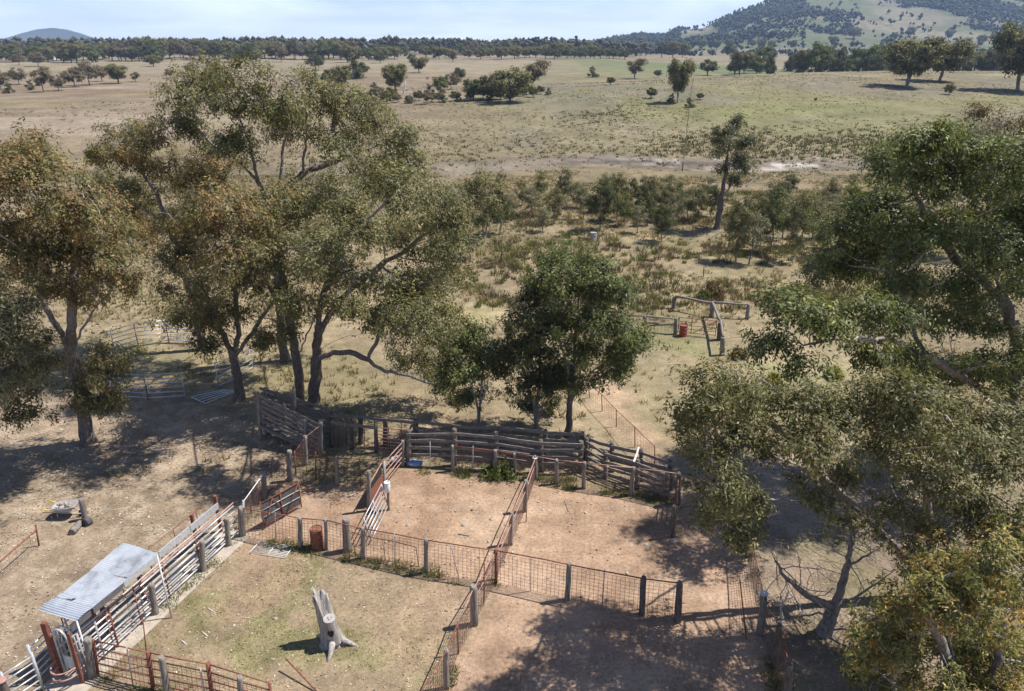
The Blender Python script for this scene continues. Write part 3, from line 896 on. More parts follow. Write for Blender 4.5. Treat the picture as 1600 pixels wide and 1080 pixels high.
BIG = [
 dict(name='gum_tree', label='big gum tree with forked pale trunk and low skirt of leaves at the left edge', seed=1, near=5.5, pal='rusty', rbase=0.34, pale_below=0.34,
  paths=[[(137, 692), (131, 640), (124, 595), (110, 548), (90, 512), (70, 478), (52, 425), (40, 370)],
         [(110, 548, 0), (126, 516, 0.3), (150, 480, .5), (170, 458, .6), (192, 420, .6)], [(112, 545), (112, 500, -.8), (115, 440, -1), (120, 380, -.8)],
         [(124, 592), (92, 590, -.8), (62, 576, -1.4), (40, 562, -1.6)], [(96, 590, -.8), (62, 612, -1.5), (22, 642, -2)], [(130, 632), (150, 600, -.8), (165, 575, -1)]],
  lobes=[(20, 235, 55, 28), (70, 262, 55, 35), (25, 300, 60, 50), (120, 325, 60, 40), (90, 370, 60, 45), (175, 355, 45, 35), (40, 395, 55, 45), (190, 405, 35, 35), (140, 415, 55, 45), (75, 450, 45, 28), (205, 450, 22, 22, .5),
         (160, 560, 34, 45, -1), (125, 620, 30, 26, -1.2), (165, 625, 20, 25, -1), (55, 548, 38, 24, -1.6), (18, 615, 40, 34, -2), (40, 650, 22, 16, -2), (-30, 330, 60, 70), (-20, 450, 40, 50)]),
 dict(name='gum_tree', label='grey-leaved gum tree cut off by the left edge, in front of the forked gum', seed=2, pal='grey', rbase=0.24, Yt=29.5,
  paths=[[(-95, 790), (-80, 700), (-50, 600), (-20, 530)], [(-60, 640), (-15, 600), (10, 570)]],
  lobes=[(5, 480, 32, 35), (22, 535, 26, 40), (-25, 520, 45, 60), (-10, 600, 40, 40), (8, 585, 28, 35)]),
 dict(name='gum_tree', label='dark-trunked spreading gum tree behind the loading ramp, nearest the portable panels', seed=3, near=7.0, pal='rusty', rbase=0.28,
  paths=[[(373, 624), (372, 592), (366, 562), (350, 522), (332, 482), (312, 440)], [(367, 560), (372, 512, .5), (369, 460, .6), (352, 408, .4)],
         [(369, 558), (388, 527, -.4), (408, 497, -.6), (430, 468, -.5)], [(352, 525), (330, 510, -1), (300, 500, -1.5)]],
  lobes=[(330, 322, 62, 26), (385, 318, 40, 26), (300, 362, 48, 36), (360, 372, 60, 40), (415, 375, 42, 40), (285, 425, 36, 36), (335, 440, 52, 36), (395, 440, 45, 32), (290, 490, 30, 36, -1.2), (325, 500, 36, 28, -1), (315, 530, 26, 16, -1), (375, 490, 30, 20)]),
 dict(name='gum_tree', label='leaning gum tree of the close pair behind the ramp, left trunk', seed=4, near=7.0, pal='olive', rbase=0.27,
  paths=[[(467, 627), (468, 590), (461, 552), (456, 520), (450, 480), (440, 430), (430, 380)], [(456, 522), (432, 501, -.4), (412, 497, -.8), (396, 505, -1)],
         [(464, 562), (477, 532, .4), (489, 502, .6), (500, 470, .6)]],
  lobes=[(440, 330, 52, 34), (490, 330, 50, 40), (440, 395, 42, 40), (500, 395, 42, 36), (450, 455, 36, 26), (505, 450, 30, 28), (425, 545, 28, 28, -1.5), (440, 515, 20, 14, -1)]),
 dict(name='gum_tree', label='largest gum tree of the close pair, with a long limb drooping right over the race', seed=5, near=8.0, pal='olive', rbase=0.33, dens=6.6,
  paths=[[(490, 634), (493, 582), (497, 522), (500, 470), (514, 430), (532, 388)],
         [(496, 562), (520, 551, -.3), (545, 550, -.5), (576, 562, -.8), (602, 581, -1), (640, 587, -1.2), (682, 602, -1.4), (700, 618, -1.5)],
         [(497, 524), (514, 492, .4), (530, 470, .7), (562, 440, .9), (602, 408, 1)], [(498, 545), (530, 530, .8), (565, 520, 1), (600, 500, 1)], [(576, 562, -.8), (590, 530, -.6), (600, 505, -.5)]],
  lobes=[(545, 310, 52, 32), (610, 305, 55, 32), (670, 325, 50, 34), (715, 352, 30, 26), (570, 372, 55, 34), (640, 380, 55, 36), (700, 395, 36, 30), (560, 440, 42, 30), (620, 450, 48, 32), (680, 455, 42, 36), (595, 500, 42, 24), (650, 510, 44, 32), (695, 505, 28, 36), (660, 560, 44, 24), (705, 575, 22, 20), (690, 615, 24, 12, -1.4), (545, 490, 26, 20)]),
 dict(name='gum_tree', label='tallest gum tree, broad crown reaching up to the skyline above the loading ramp', seed=6, near=5.0, pal='olive', rbase=0.30, Yt=45.5, dens=6.2,
  paths=[[(446, 570), (438, 490), (432, 400), (426, 335), (402, 282), (372, 250), (332, 226), (300, 190)], [(428, 345), (436, 290), (442, 232), (452, 180)], [(430, 310), (472, 272, .6), (528, 250, 1), (592, 226, 1)],
         [(405, 285), (390, 220, -.5), (370, 170, -.5)], [(528, 250), (520, 205, 0), (525, 165, 0)], [(472, 272), (478, 215, 0), (480, 170)]],
  lobes=[(285, 150, 38, 30), (335, 128, 46, 22), (395, 120, 46, 22), (300, 195, 46, 26), (360, 172, 50, 28), (425, 158, 46, 28), (480, 150, 42, 24), (530, 172, 46, 30), (585, 195, 46, 30), (628, 212, 28, 28), (450, 205, 46, 24), (515, 222, 46, 24), (580, 250, 48, 24), (635, 258, 26, 26), (385, 228, 46, 20), (330, 232, 30, 16), (600, 290, 40, 16)]),
 dict(name='gum_tree', label='gum tree with sparse low crown between the left gum and the tallest gum', seed=7, near=4.0, pal='rusty', rbase=0.28, Yt=47.5, dens=5.6,
  paths=[[(318, 552), (300, 460), (276, 385), (246, 305), (212, 252)], [(285, 410), (300, 340), (310, 285)], [(262, 350), (215, 320), (170, 300)]],
  lobes=[(190, 212, 42, 18), (248, 218, 44, 22), (158, 240, 26, 18), (215, 252, 46, 24), (280, 255, 46, 26), (170, 282, 40, 20), (235, 300, 46, 28), (310, 300, 46, 32), (290, 345, 36, 28), (345, 270, 36, 24), (200, 330, 36, 18), (245, 395, 18, 28)]),
 dict(name='young_gum_tree', label='slender young gum tree behind the timber race, leftmost of the three', seed=8, pal='green', rbase=0.10, dens=9, per=62, spread=0.2,
  paths=[[(750, 676), (747, 640), (737, 600), (726, 565)], [(750, 660), (752, 610, .2), (755, 560, .3), (748, 520, .3)], [(747, 640), (762, 600, .3), (766, 560, .4)]],
  lobes=[(742, 515, 32, 20), (715, 548, 20, 26), (755, 548, 32, 26), (725, 585, 26, 26), (765, 585, 22, 26), (738, 615, 22, 16), (705, 595, 10, 18)]),
 dict(name='young_gum_tree', label='many-stemmed young gum tree behind the timber race, middle of the three', seed=9, pal='dark', rbase=0.13, dens=7.5, per=66, spread=0.22,
  paths=[[(838, 672), (834, 630), (822, 590), (812, 550)], [(838, 668), (842, 610, .2), (844, 550, .2), (838, 490, .2)], [(838, 668), (852, 620, .3), (858, 570, .4)], [(838, 670), (822, 640, -.2), (800, 615, -.4)], [(838, 670), (850, 640, .3), (870, 600, .5)]],
  lobes=[(838, 452, 30, 24), (818, 492, 34, 30), (852, 500, 30, 32), (800, 540, 30, 30), (840, 552, 36, 32), (798, 588, 24, 24), (832, 600, 32, 24), (868, 590, 20, 30), (812, 632, 18, 14), (862, 630, 16, 18)]),
 dict(name='young_gum_tree', label='round-crowned young gum tree behind the timber race, largest of the three', seed=10, near=1.6, pal='green', rbase=0.17, dens=6.6, per=70, spread=0.24,
  paths=[[(888, 680), (890, 642), (893, 602), (898, 560), (902, 510), (905, 460)], [(891, 630), (905, 600, .3), (925, 580, .5), (950, 560, .5), (975, 545, .4)], [(893, 602), (882, 560, -.3), (868, 510, -.4), (862, 470, -.4)], [(897, 580), (920, 540, .2), (935, 490, .3), (945, 450, .3)]],
  lobes=[(890, 408, 42, 20), (935, 420, 36, 22), (868, 440, 36, 28), (915, 452, 44, 30), (958, 458, 32, 30), (885, 495, 44, 32), (940, 502, 44, 32), (975, 505, 26, 30), (905, 545, 42, 28), (960, 550, 36, 26), (992, 552, 18, 24), (875, 575, 28, 28), (935, 588, 34, 20), (978, 590, 16, 18), (895, 610, 18, 16)]),
 dict(name='gum_tree', label='huge gum tree filling the upper right side, glossy green crown', seed=11, near=4.0, pal='green', rbase=0.36, Yt=32.0, dens=8.6, per=70, L=0.20, Wd=0.068,
  paths=[[(1532, 742), (1556, 690), (1578, 635), (1590, 580), (1585, 520), (1562, 450), (1545, 380)], [(1578, 632), (1520, 600, -2), (1445, 555, -4), (1385, 530, -5.4), (1310, 530, -8.6), (1255, 540, -9.4)], [(1588, 560), (1612, 490), (1625, 420), (1620, 350)],
         [(1445, 555, -4), (1420, 490, -3), (1395, 430, -1.5)], [(1568, 470), (1500, 410), (1450, 350), (1430, 300)], [(1556, 690), (1610, 640, 1), (1660, 600, 1)]],
  lobes=[(1432, 222, 50, 24), (1392, 268, 40, 34), (1490, 238, 46, 28), (1550, 250, 46, 28), (1605, 262, 40, 34), (1450, 290, 55, 36), (1525, 305, 52, 36), (1595, 325, 42, 42), (1352, 322, 40, 40, 1.8), (1400, 345, 48, 38, 1), (1475, 365, 52, 38), (1550, 385, 48, 42), (1318, 372, 36, 36, 2), (1365, 410, 48, 36, 1.5), (1435, 430, 48, 36), (1505, 445, 44, 36), (1310, 425, 34, 28, 2), (1595, 430, 36, 40), (1640, 350, 50, 70),
         (1225, 495, 32, 34, -9.4), (1265, 480, 30, 22, -9.2), (1222, 545, 28, 20, -9.4), (1272, 520, 32, 16, -9.2), (1330, 480, 44, 24, -6), (1395, 495, 40, 24, -4.5), (1255, 572, 24, 12, -9.4), (1350, 555, 40, 20, -6.5), (1420, 560, 36, 22, -4.5), (1470, 510, 36, 28), (1540, 500, 30, 30), (1620, 560, 40, 50), (1490, 590, 40, 26), (1545, 575, 40, 28), (1600, 640, 36, 40), (1440, 600, 30, 18)]),
 dict(name='gum_tree', label='leaning gum tree on the right whose leafy limbs hang over the dirt yard', seed=12, near=4.2, far=-0.8, pal='olive', rbase=0.22, Yt=22.4, dens=12.0, per=52, L=0.155, Wd=0.056, spread=0.22, step=0.3, kill=0.34,
  paths=[[(1452, 945), (1432, 895), (1402, 855), (1362, 815), (1326, 784), (1284, 745), (1250, 728), (1205, 712, -.2), (1150, 690, -.4)], [(1440, 915), (1455, 866, .3), (1450, 800, .4), (1446, 757, .4), (1428, 742, .3), (1398, 726, .2), (1350, 690, 0), (1300, 660, -.2)],
         [(1448, 765), (1480, 720, .6), (1510, 680, .7), (1530, 640, .7)], [(1326, 784), (1270, 785, -.3), (1210, 782, -.5), (1160, 770, -.6), (1130, 780, -.7)], [(1455, 850), (1500, 810, .8), (1550, 790, 1), (1590, 770, 1)], [(1284, 745), (1240, 690, -.2), (1180, 640, -.4), (1110, 610, -.4)], [(1428, 742), (1420, 690, 0), (1410, 640, 0)]],
  lobes=[(1082, 598, 38, 26), (1068, 645, 28, 24), (1128, 602, 36, 28), (1115, 650, 40, 28), (1175, 600, 34, 24), (1085, 700, 26, 26), (1130, 700, 36, 26), (1170, 660, 40, 30), (1108, 752, 32, 32), (1148, 765, 30, 30), (1100, 808, 16, 28), (1140, 822, 24, 24), (1172, 838, 26, 24), (1195, 718, 40, 28), (1220, 640, 40, 32), (1245, 690, 36, 24), (1272, 628, 40, 30), (1300, 672, 40, 26), (1322, 622, 40, 28), (1355, 665, 42, 28), (1378, 615, 36, 28), (1405, 660, 40, 34), (1440, 620, 40, 34), (1450, 685, 44, 32), (1490, 640, 40, 36), (1500, 700, 40, 36), (1545, 660, 36, 42), (1550, 735, 40, 36), (1590, 700, 30, 50), (1420, 720, 40, 16), (1395, 790, 26, 22), (1340, 812, 24, 20, -.4), (1470, 770, 36, 28), (1530, 790, 42, 28), (1590, 790, 30, 28), (1470, 830, 30, 22), (1435, 880, 30, 22), (1175, 790, 14, 30), (1290, 790, 14, 10), (1272, 700, 38, 18), (1330, 742, 34, 18), (1372, 708, 40, 20), (1252, 762, 28, 14), (1402, 838, 30, 20), (1490, 872, 30, 22), (1545, 838, 40, 24)]),
 dict(name='gum_tree', label='bushy gum tree with orange new leaves in the bottom right corner', seed=13, pal='bronze', rbase=0.26, Yt=16.2, dens=12, per=70, L=0.155, Wd=0.050, spread=0.17, hang=0.45, step=0.26, kill=0.3,
  paths=[[(1500, 1290), (1500, 1150), (1490, 1050), (1480, 980)], [(1500, 1180), (1430, 1100), (1390, 1050)], [(1500, 1150), (1560, 1030), (1570, 950)], [(1490, 1050), (1450, 960, -.5), (1440, 920, -.5)]],
  lobes=[(1450, 905, 40, 26), (1505, 890, 40, 30), (1560, 872, 42, 34), (1605, 850, 36, 40), (1410, 950, 40, 28), (1475, 952, 52, 36), (1545, 945, 52, 40), (1600, 940, 40, 46), (1372, 1000, 40, 30), (1435, 1012, 52, 36), (1510, 1020, 56, 42), (1585, 1030, 46, 50), (1345, 1050, 32, 26), (1395, 1070, 50, 34), (1470, 1085, 56, 40), (1555, 1095, 56, 46)]),
 dict(name='gum_tree', label='thin grey gum tree beyond the upper right crown, on the hill foot', seed=14, pal='mauve', rbase=0.22, Yt=72, dens=1.6, per=90, L=0.34, Wd=0.11, spread=0.5, step=0.7, kill=0.9,
  paths=[[(1548, 372), (1546, 320), (1540, 260), (1535, 215)], [(1544, 290), (1575, 240), (1590, 210)]],
  lobes=[(1545, 180, 28, 16), (1590, 200, 30, 24), (1515, 200, 26, 18), (1550, 215, 40, 22), (1500, 225, 22, 14)]),
]
for kw in BIG:
    make_tree(**kw)
# ------------------------------------------------------------------ copied trees: saplings and far trees
def proto_tree(seed, H, shape, pal, nlobe, per, L, Wd, spread, rbase, step, kill, dens, crown_from=0.3, width=0.5, stems=1, mat='far_leaf', pale=0.0):
    """a tree of height H about the origin: returns trunk and crown meshes to be shared by copies"""
    rng = np.random.default_rng(seed)
    paths, att, ctr = [], [], []
    for s in range(stems):
        x, y = (0, 0) if s == 0 else (rng.uniform(-.5, .5) * width * H * 0.3, rng.uniform(-.5, .5) * width * H * 0.3)
        pth = [np.array([x * 0.2, y * 0.2, 0.0])]
        for q in (0.25, 0.5, 0.75):
            pth.append(np.array([x * q + rng.normal(0, .02 * H), y * q + rng.normal(0, .02 * H), H * q * (0.9 if s == 0 else 0.75)]))
        paths.append(pth)
    for i in range(nlobe):
        f = (i + 0.5) / nlobe
        z = H * (crown_from + (1 - crown_from) * f * 0.92)
        if shape == 'round':
            rr = math.sin(math.pi * (0.12 + 0.80 * f)) * width * H * 0.5
        elif shape == 'umbrella':
            rr = (0.35 + 0.65 * f ** 0.8) * width * H * 0.5
        else:
            rr = (1.0 - 0.72 * f) * width * H * 0.5
        a = i * 2.4 + rng.uniform(-.5, .5)
        c = np.array([math.cos(a) * rr * 0.78, math.sin(a) * rr * 0.78, z + rng.normal(0, 0.035 * H)])
        rad = (rr * rng.uniform(0.34, 0.66) + 0.045 * H) * np.array([1, 1, 0.66])
        n = max(4, int(dens * rad[0] * rad[0] * 2.4))
        d = rng.normal(0, 1, (n, 3)); d[:, 2] += 0.3
        d /= np.linalg.norm(d, axis=1)[:, None]
        ctr.append(np.tile(c - np.array([0, 0, 0.3 * rad[2]]), (n, 1)))
        att.append(c + d * (rng.uniform(0, 1, n) ** 0.45)[:, None] * rad)
    att, ctr = np.vstack(att), np.vstack(ctr)
    P, par = grow(paths, att, step, kill, rng, maxit=40)
    tm, _ = branch_mesh('trunk', P, par, rbase, rbase * 0.07 + 0.004, rng, 0.1, pale)
    cm = leaf_mesh('crown', att, per, spread, L, Wd, pal, rng, 0.8, ctr=ctr)
    tm.materials.append(M['bark'])
    cm.materials.append(M[mat])
    natw = float(np.percentile(att[:, 0], 96) - np.percentile(att[:, 0], 4)) + spread
    return tm, cm, H, natw

SAPS = [proto_tree(100 + k, 7, sh, pal, nl, 36, 0.25, 0.085, 0.24, 0.09, 0.4, 0.5, 6.5, cf, w, st) for k, (sh, pal, cf, w, st, nl) in enumerate([
    ('cone', 'green', 0.30, 0.44, 1, 11), ('round', 'olive', 0.30, 0.48, 2, 12), ('cone', 'dark', 0.26, 0.44, 2, 12), ('round', 'grey', 0.36, 0.46, 1, 9), ('round', 'dark', 0.26, 0.55, 2, 12)])]
FARS = [proto_tree(200 + k, 14, sh, pal, nl, 24, 0.72, 0.36, 0.55, rb, 0.9, 1.1, 1.7, cf, w, st, pale=pl) for k, (sh, pal, cf, w, st, rb, pl, nl) in enumerate([
    ('round', 'olive', 0.28, 0.95, 2, 0.42, 0.0, 11), ('round', 'dark', 0.30, 0.85, 2, 0.42, 0.0, 10), ('umbrella', 'olive', 0.38, 0.95, 3, 0.45, 0.4, 13), ('round', 'mauve', 0.30, 0.85, 2, 0.35, 0.6, 9), ('cone', 'dark', 0.10, 0.7, 1, 0.35, 0.0, 8), ('umbrella', 'mauve', 0.32, 0.80, 2, 0.4, 0.8, 8), ('round', 'green', 0.15, 0.75, 1, 0.35, 0.1, 12)])]

def copy_tree(proto, name, loc, h, wscale, rz, label, cat, group):
    tm, cm, H = proto[:3]
    r = empty(name, (loc[0], loc[1], loc[2] - 0.05 * h / H), label, cat, group)
    s = h / H
    r.scale = (s * wscale, s * wscale, s)
    r.rotation_euler = (0, 0, rz)
    link('trunk', tm, None, r)
    link('crown', cm, None, r)
    return r

def tree_from_px(proto, name, bx, by, ty, wpx, label, group=None, cat='tree', seed=0):
    g = ground(bx, by)
    d = depth_of(g)
    top = W(bx, ty, g[1])
    h = max(0.5, top[2] - g[2])
    natw = proto[3]
    w = wpx * d / FPX
    ws = float(np.clip(w / (natw * h / proto[2]), 0.6, 1.3)) if wpx else 1.0
    rr = np.random.default_rng(seed + int(bx * 7 + by))
    return copy_tree(proto, name, g, h, ws, rr.uniform(0, 6.28), label, cat, group)

def dark_tree():
    # the tall dark two-stemmed tree standing above the saplings
    make_tree('gum_tree', 'tall dark two-stemmed gum tree standing above the saplings on the flat', 31,
      [[(1120, 358), (1126, 320), (1130, 290), (1136, 250), (1142, 215), (1148, 195)], [(1128, 310), (1142, 290), (1148, 265), (1150, 240)], [(1133, 268), (1128, 245), (1122, 225)]],
      [(1150, 190, 12, 9), (1142, 208, 16, 11), (1160, 222, 14, 12), (1130, 222, 12, 9), (1150, 242, 16, 12), (1122, 240, 9, 9), (1158, 262, 12, 14), (1148, 285, 11, 12), (1125, 262, 8, 6)],
      'dark', 0.34, dens=4.5, per=60, spread=0.35, L=0.28, Wd=0.09, step=0.6, kill=0.7)
dark_tree()

SAP_ROWS = [ # base x, base y, top y, width, prototype
 (757, 374, 262, 62, 1), (722, 352, 282, 46, 3), (781, 365, 268, 34, 2), (845, 312, 264, 26, 0), (832, 339, 290, 28, 3), (848, 362, 322, 24, 3), (866, 350, 292, 28, 1), (883, 317, 261, 38, 2), (901, 325, 284, 26, 1),
 (937, 361, 274, 44, 4), (942, 332, 268, 30, 0), (964, 345, 268, 34, 1), (996, 365, 320, 24, 3), (1003, 337, 273, 34, 2), (1020, 335, 273, 30, 1), (1033, 378, 316, 34, 4), (1047, 321, 271, 30, 3), (1074, 344, 290, 28, 0), (1089, 347, 288, 24, 1), (1103, 316, 274, 30, 3),
 (1150, 409, 303, 40, 1), (1170, 413, 328, 40, 3), (1203, 396, 284, 44, 0), (1200, 340, 282, 40, 2), (1238, 410, 300, 36, 1), (1253, 385, 298, 42, 0), (1230, 308, 270, 30, 4), (1298, 313, 276, 22, 2), (1331, 295, 271, 16, 1), (1271, 450, 392, 48, 4), (1290, 346, 300, 30, 3), (1060, 330, 280, 24, 0), (985, 322, 276, 24, 4), (1310, 390, 320, 40, 1), (1180, 350, 296, 30, 1),
 (912, 343, 290, 26, 3), (955, 319, 271, 26, 1), (975, 353, 300, 26, 0), (1012, 353, 300, 24, 2), (1058, 353, 300, 22, 3), (1040, 346, 285, 26, 1), (1110, 339, 286, 24, 4), (1138, 386, 330, 26, 3), (1186, 393, 308, 36, 1), (1222, 373, 300, 34, 3), (1215, 346, 290, 30, 4), (1268, 373, 306, 36, 1), (1282, 402, 330, 36, 0), (1320, 351, 290, 30, 3), (800, 346, 300, 22, 3), (815, 321, 280, 22, 1)]
SAP_LABEL = {0: 'bushy sapling clump on the flat, leftmost and broadest of the sapling row', 2: 'narrow dark sapling just right of the broadest sapling clump', 5: 'small grey sapling standing alone on the bare flat in front of the row',
 9: 'dark round sapling with twin stems beside the water tank', 12: 'little sapling in front of the row, between the twin-stemmed and the dark one', 15: 'dark sapling standing forward in the middle of the row', 20: 'sapling just right of the tall dark tree, in front', 21: 'shorter sapling right of the tall dark tree, foremost of the row',
 22: 'tallest sapling right of the tall dark tree', 24: 'slim-trunked sapling at the right end of the row', 26: 'small round sapling at the creek behind the right end of the row', 27: 'small sapling alone by the creek near the huge right crown', 28: 'rearmost tiny sapling beside the creek sand at the right', 29: 'dark low tree in front of the row beside the huge right crown'}
ORDN = 'first second third fourth fifth sixth seventh eighth ninth tenth eleventh twelfth thirteenth fourteenth fifteenth sixteenth seventeenth eighteenth nineteenth twentieth'.split()
ORDN += ['twenty-' + q for q in ORDN[:9]] + ['thirtieth'] + ['thirty-' + q for q in ORDN[:9]] + ['fortieth']
ORD_SAP = {}
for q, i in enumerate(sorted((i for i in range(len(SAP_ROWS)) if i not in SAP_LABEL), key=lambda i: SAP_ROWS[i][0])):
    ORD_SAP[i] = 'sapling inside the mixed row on the creek flat, %s of these from the left' % ORDN[q]
for i, (bx, by, ty, w, pk) in enumerate(SAP_ROWS):
    tree_from_px(SAPS[pk], 'sapling', bx, by, ty, w * 0.86, SAP_LABEL.get(i) or ORD_SAP[i], 'saplings on the creek flat', seed=i)

LONE = [ # base x, y, top y, width, prototype, label
 (797, 160, 104, 62, 0, 'broad dark tree with round shadow on the hill spur, before the creek clump'),
 (768, 156, 116, 44, 1, 'dark tree immediately left of the broad tree on the hill spur'), (740, 157, 122, 40, 1, 'dark tree at the left end of the creek clump on the spur'),
 (832, 142, 98, 32, 5, 'pale grey tree behind the broad dark tree on the spur'), (705, 140, 115, 30, 3, 'grey round tree in the creek line left of the spur clump'),
 (925, 121, 103, 16, 4, 'small half-dead black tree alone on the green paddock'), (954, 133, 120, 12, 1, 'small round bush tree on the spur crest'),
 (992, 123, 94, 28, 5, 'pale-trunked grey tree on the crest of the spur'), (1028, 121, 109, 12, 1, 'small dark bush tree on the crest right of the grey tree'), (1059, 160, 98, 32, 2, 'tall gum tree on the hill face beside the fence line, bush at its foot'),
 (1049, 160, 146, 24, 4, 'dark bush at the foot of the tall gum on the hill face'), (1017, 154, 136, 14, 1, 'small dark tree left of the tall gum on the hill face'), (1076, 168, 152, 14, 4, 'dark shrub right beside the hill fence line'), (1094, 156, 145, 12, 1, 'small round shrub right of the hill fence line'),
 (1105, 118, 92, 30, 1, 'dark tree at the left end of the crest, right of the hill fence'), (1148, 117, 95, 26, 1, 'round dark tree standing alone on the crest'),
 (1417, 136, 66, 88, 2, 'large spreading gum tree with wide shadow on the right crest'), (1468, 127, 66, 80, 2, 'large spreading gum tree behind and right of its crest neighbour'), (1589, 142, 46, 78, 2, 'tall gum tree at the right edge of the hill crest'),
 (1482, 148, 130, 13, 0, 'tiny sapling on the hill crest below the large gums'), (1274, 158, 153, 5, 1, 'tiny green shrub alone on the hill face'),
 (717, 128, 105, 17, 1, 'small round tree alone on the tan plain, right of the two cattle'), (655, 114, 91, 24, 2, 'fan-shaped tree on the plain, left of the two cattle'), (643, 97, 84, 18, 1, 'dark tree behind the fan-shaped tree on the plain'), (708, 97, 82, 22, 5, 'pale spreading tree on the far plain before the tree belt'),
 (594, 99, 81, 20, 1, 'round dark tree alone on the far plain'), (530, 91, 76, 20, 1, 'dark tree before the belt, left of the far plain trees'), (567, 92, 78, 14, 3, 'grey tree before the belt on the far plain'),
 (493, 110, 84, 28, 1, 'dark round tree left of the twin-crowned tree on the plain'), (553, 124, 84, 28, 4, 'tall dark twin-crowned tree on the plain'), (563, 121, 96, 24, 1, 'lower half of the twin-crowned pair on the plain'), (618, 146, 104, 34, 2, 'two-tiered gum tree by the creek beside a bare dead tree'),
 (534, 140, 106, 26, 2, 'tree just right of the tallest gum crown, by the creek line'), (515, 134, 108, 36, 1, 'dark tree touching the tallest gum crown on its right'),
 (185, 131, 103, 34, 2, 'umbrella-shaped tree with dark shadow on the left plain'), (160, 127, 105, 16, 5, 'slim grey tree beside the umbrella-shaped tree'), (140, 133, 96, 36, 3, 'tall mauve-grey tree in the middle of the left plain clump'), (117, 136, 106, 42, 3, 'wide mauve-grey tree at the left of the left plain clump'), (68, 144, 108, 24, 5, 'pale white-trunked tree on the left plain'),
 (30, 132, 106, 26, 3, 'mauve tree left of the white-trunked tree'), (2, 140, 110, 26, 3, 'mauve tree cut off by the left edge on the plain'), (266, 122, 107, 22, 3, 'grey tree touching the left side of the tallest crown'), (300, 116, 98, 40, 3, 'mauve tree behind the top of the tallest crown'), (350, 122, 104, 40, 5, 'pale grey tree behind the top of the tallest crown'),
 (30, 102, 84, 26, 3, 'tree in front of the belt at the far left'), (190, 95, 74, 22, 1, 'dark trunked tree standing before the belt on the left'), (218, 96, 72, 28, 1, 'rounded tree before the belt, right of the dark-trunked one'), (140, 95, 74, 34, 1, 'bulky green tree before the belt near the white-roofed shed'), (112, 95, 75, 28, 1, 'dark tree before the belt right of the white-roofed shed'),
 (48, 141, 124, 18, 4, 'low dark shrub tree left of the white-trunked tree'), (92, 142, 118, 24, 3, 'mauve tree between the white-trunked tree and the left plain clump'), (16, 146, 128, 20, 4, 'low shrub tree at the left edge before the mauve trees'), (212, 128, 114, 16, 5, 'thin pale tree right of the umbrella-shaped tree'), (240, 104, 84, 26, 0, 'broad tree before the belt left of the tallest crown'), (60, 104, 82, 30, 3, 'mauve tree in front of the belt near the white-roofed shed'), (672, 150, 130, 26, 4, 'dark bush tree in the creek line left of the spur clump'), (688, 146, 118, 20, 6, 'slender green tree in the creek line below the two cattle'), (585, 150, 128, 26, 4, 'dark bush tree at the left end of the creek line'), (440, 92, 72, 28, 0, 'broad tree before the belt above the right of the tallest crown'), (780, 90, 76, 18, 1, 'dark tree before the belt left of the paddock row'),
 (362, 98, 78, 24, 1, 'dark tree before the belt above the tallest crown'), (400, 96, 78, 26, 0, 'broad tree before the belt right above the tallest crown')]
for i, (bx, by, ty, w, pk, lab) in enumerate(LONE):
    tree_from_px(FARS[pk], 'tree', bx, by, ty, w, lab, seed=300 + i)

rg = np.random.default_rng(77)
# belt of trees along the far edge of the plain
for i in range(120):
    x = -40 + 1010 * (i + rg.uniform(-.4, .4)) / 120
    by = 92.5 + rg.normal(0, 2.2) - (4 if x > 620 else 0) + (3 if x < 260 else 0)
    tree_from_px(FARS[int(rg.choice([0, 1, 6, 2, 3, 0]))], 'tree', x, by, by - rg.uniform(19, 32) * (0.72 if x > 560 else 1.0), rg.uniform(18, 30), 'gum tree in the dark belt along the far edge of the plain', 'front trees of the far belt', seed=500 + i)
# row of trees on the far green paddock
for i, x in enumerate([852, 866, 886, 897, 907, 915, 928, 938, 958, 968, 976]):
    tree_from_px(FARS[1], 'tree', x, 92 + rg.uniform(-1, 1.5), 77 + rg.uniform(-2, 2), rg.uniform(13, 18), 'dark tree in the short row on the far green paddock, %s from the left' % ORDN[i], 'row on the green paddock', seed=700 + i)
# trees in the dip behind the hill crest
for i in range(64):
    x = 1160 + 460 * (i + rg.uniform(-.9, .9)) / 64
    if 1215 < x < 1235: continue
    Y = rg.uniform(430, 560)
    X = (x - 800) / 1223 * Y
    z = float(terrain(X, Y))
    hh = rg.uniform(8, 18)
    copy_tree(FARS[int(rg.choice([0, 1, 6, 6, 4, 2]))], 'tree', (X, Y, z), hh, rg.uniform(0.8, 1.15), rg.uniform(0, 6), 'tree in the dense grove behind the hill crest', 'tree', 'grove behind the hill crest')
# shrubs of the creek line left of the spur
for i in range(30):
    x = 548 + 320 * (i + rg.uniform(-.4, .4)) / 30
    by = 160 - max(0, (x - 690)) * 0.075 + rg.uniform(-3, 3)
    tree_from_px(FARS[int(rg.choice([4, 1, 3]))], 'shrub', x, by, by - rg.uniform(11, 22), rg.uniform(12, 22), 'shrub in the thicket along the creek line left of the spur', 'creek line shrubs', 'shrub', seed=800 + i)
# scattered trees at the foot of the range
for i, (x, dy) in enumerate([(1097, 1500), (1112, 1450), (1120, 1420), (1138, 1520), (1175, 1540), (1190, 1380), (1205, 1500), (1240, 1400), (1300, 1480), (1332, 1560), (1394, 1480), (1420, 1640), (1532, 1500), (1550, 1560), (1480, 1600), (1010, 1100), (1035, 1000), (1052, 980), (1068, 1010), (1142, 1050), (1002, 1150)]):
    X = (x - 800) / 1223 * dy
    copy_tree(FARS[i % 3], 'tree', (X, dy, float(terrain(X, dy))), rg.uniform(14, 20), 1.0, rg.uniform(0, 6), 'tree standing alone in the fields at the foot of the range', 'tree', 'lone trees at the foot of the range')

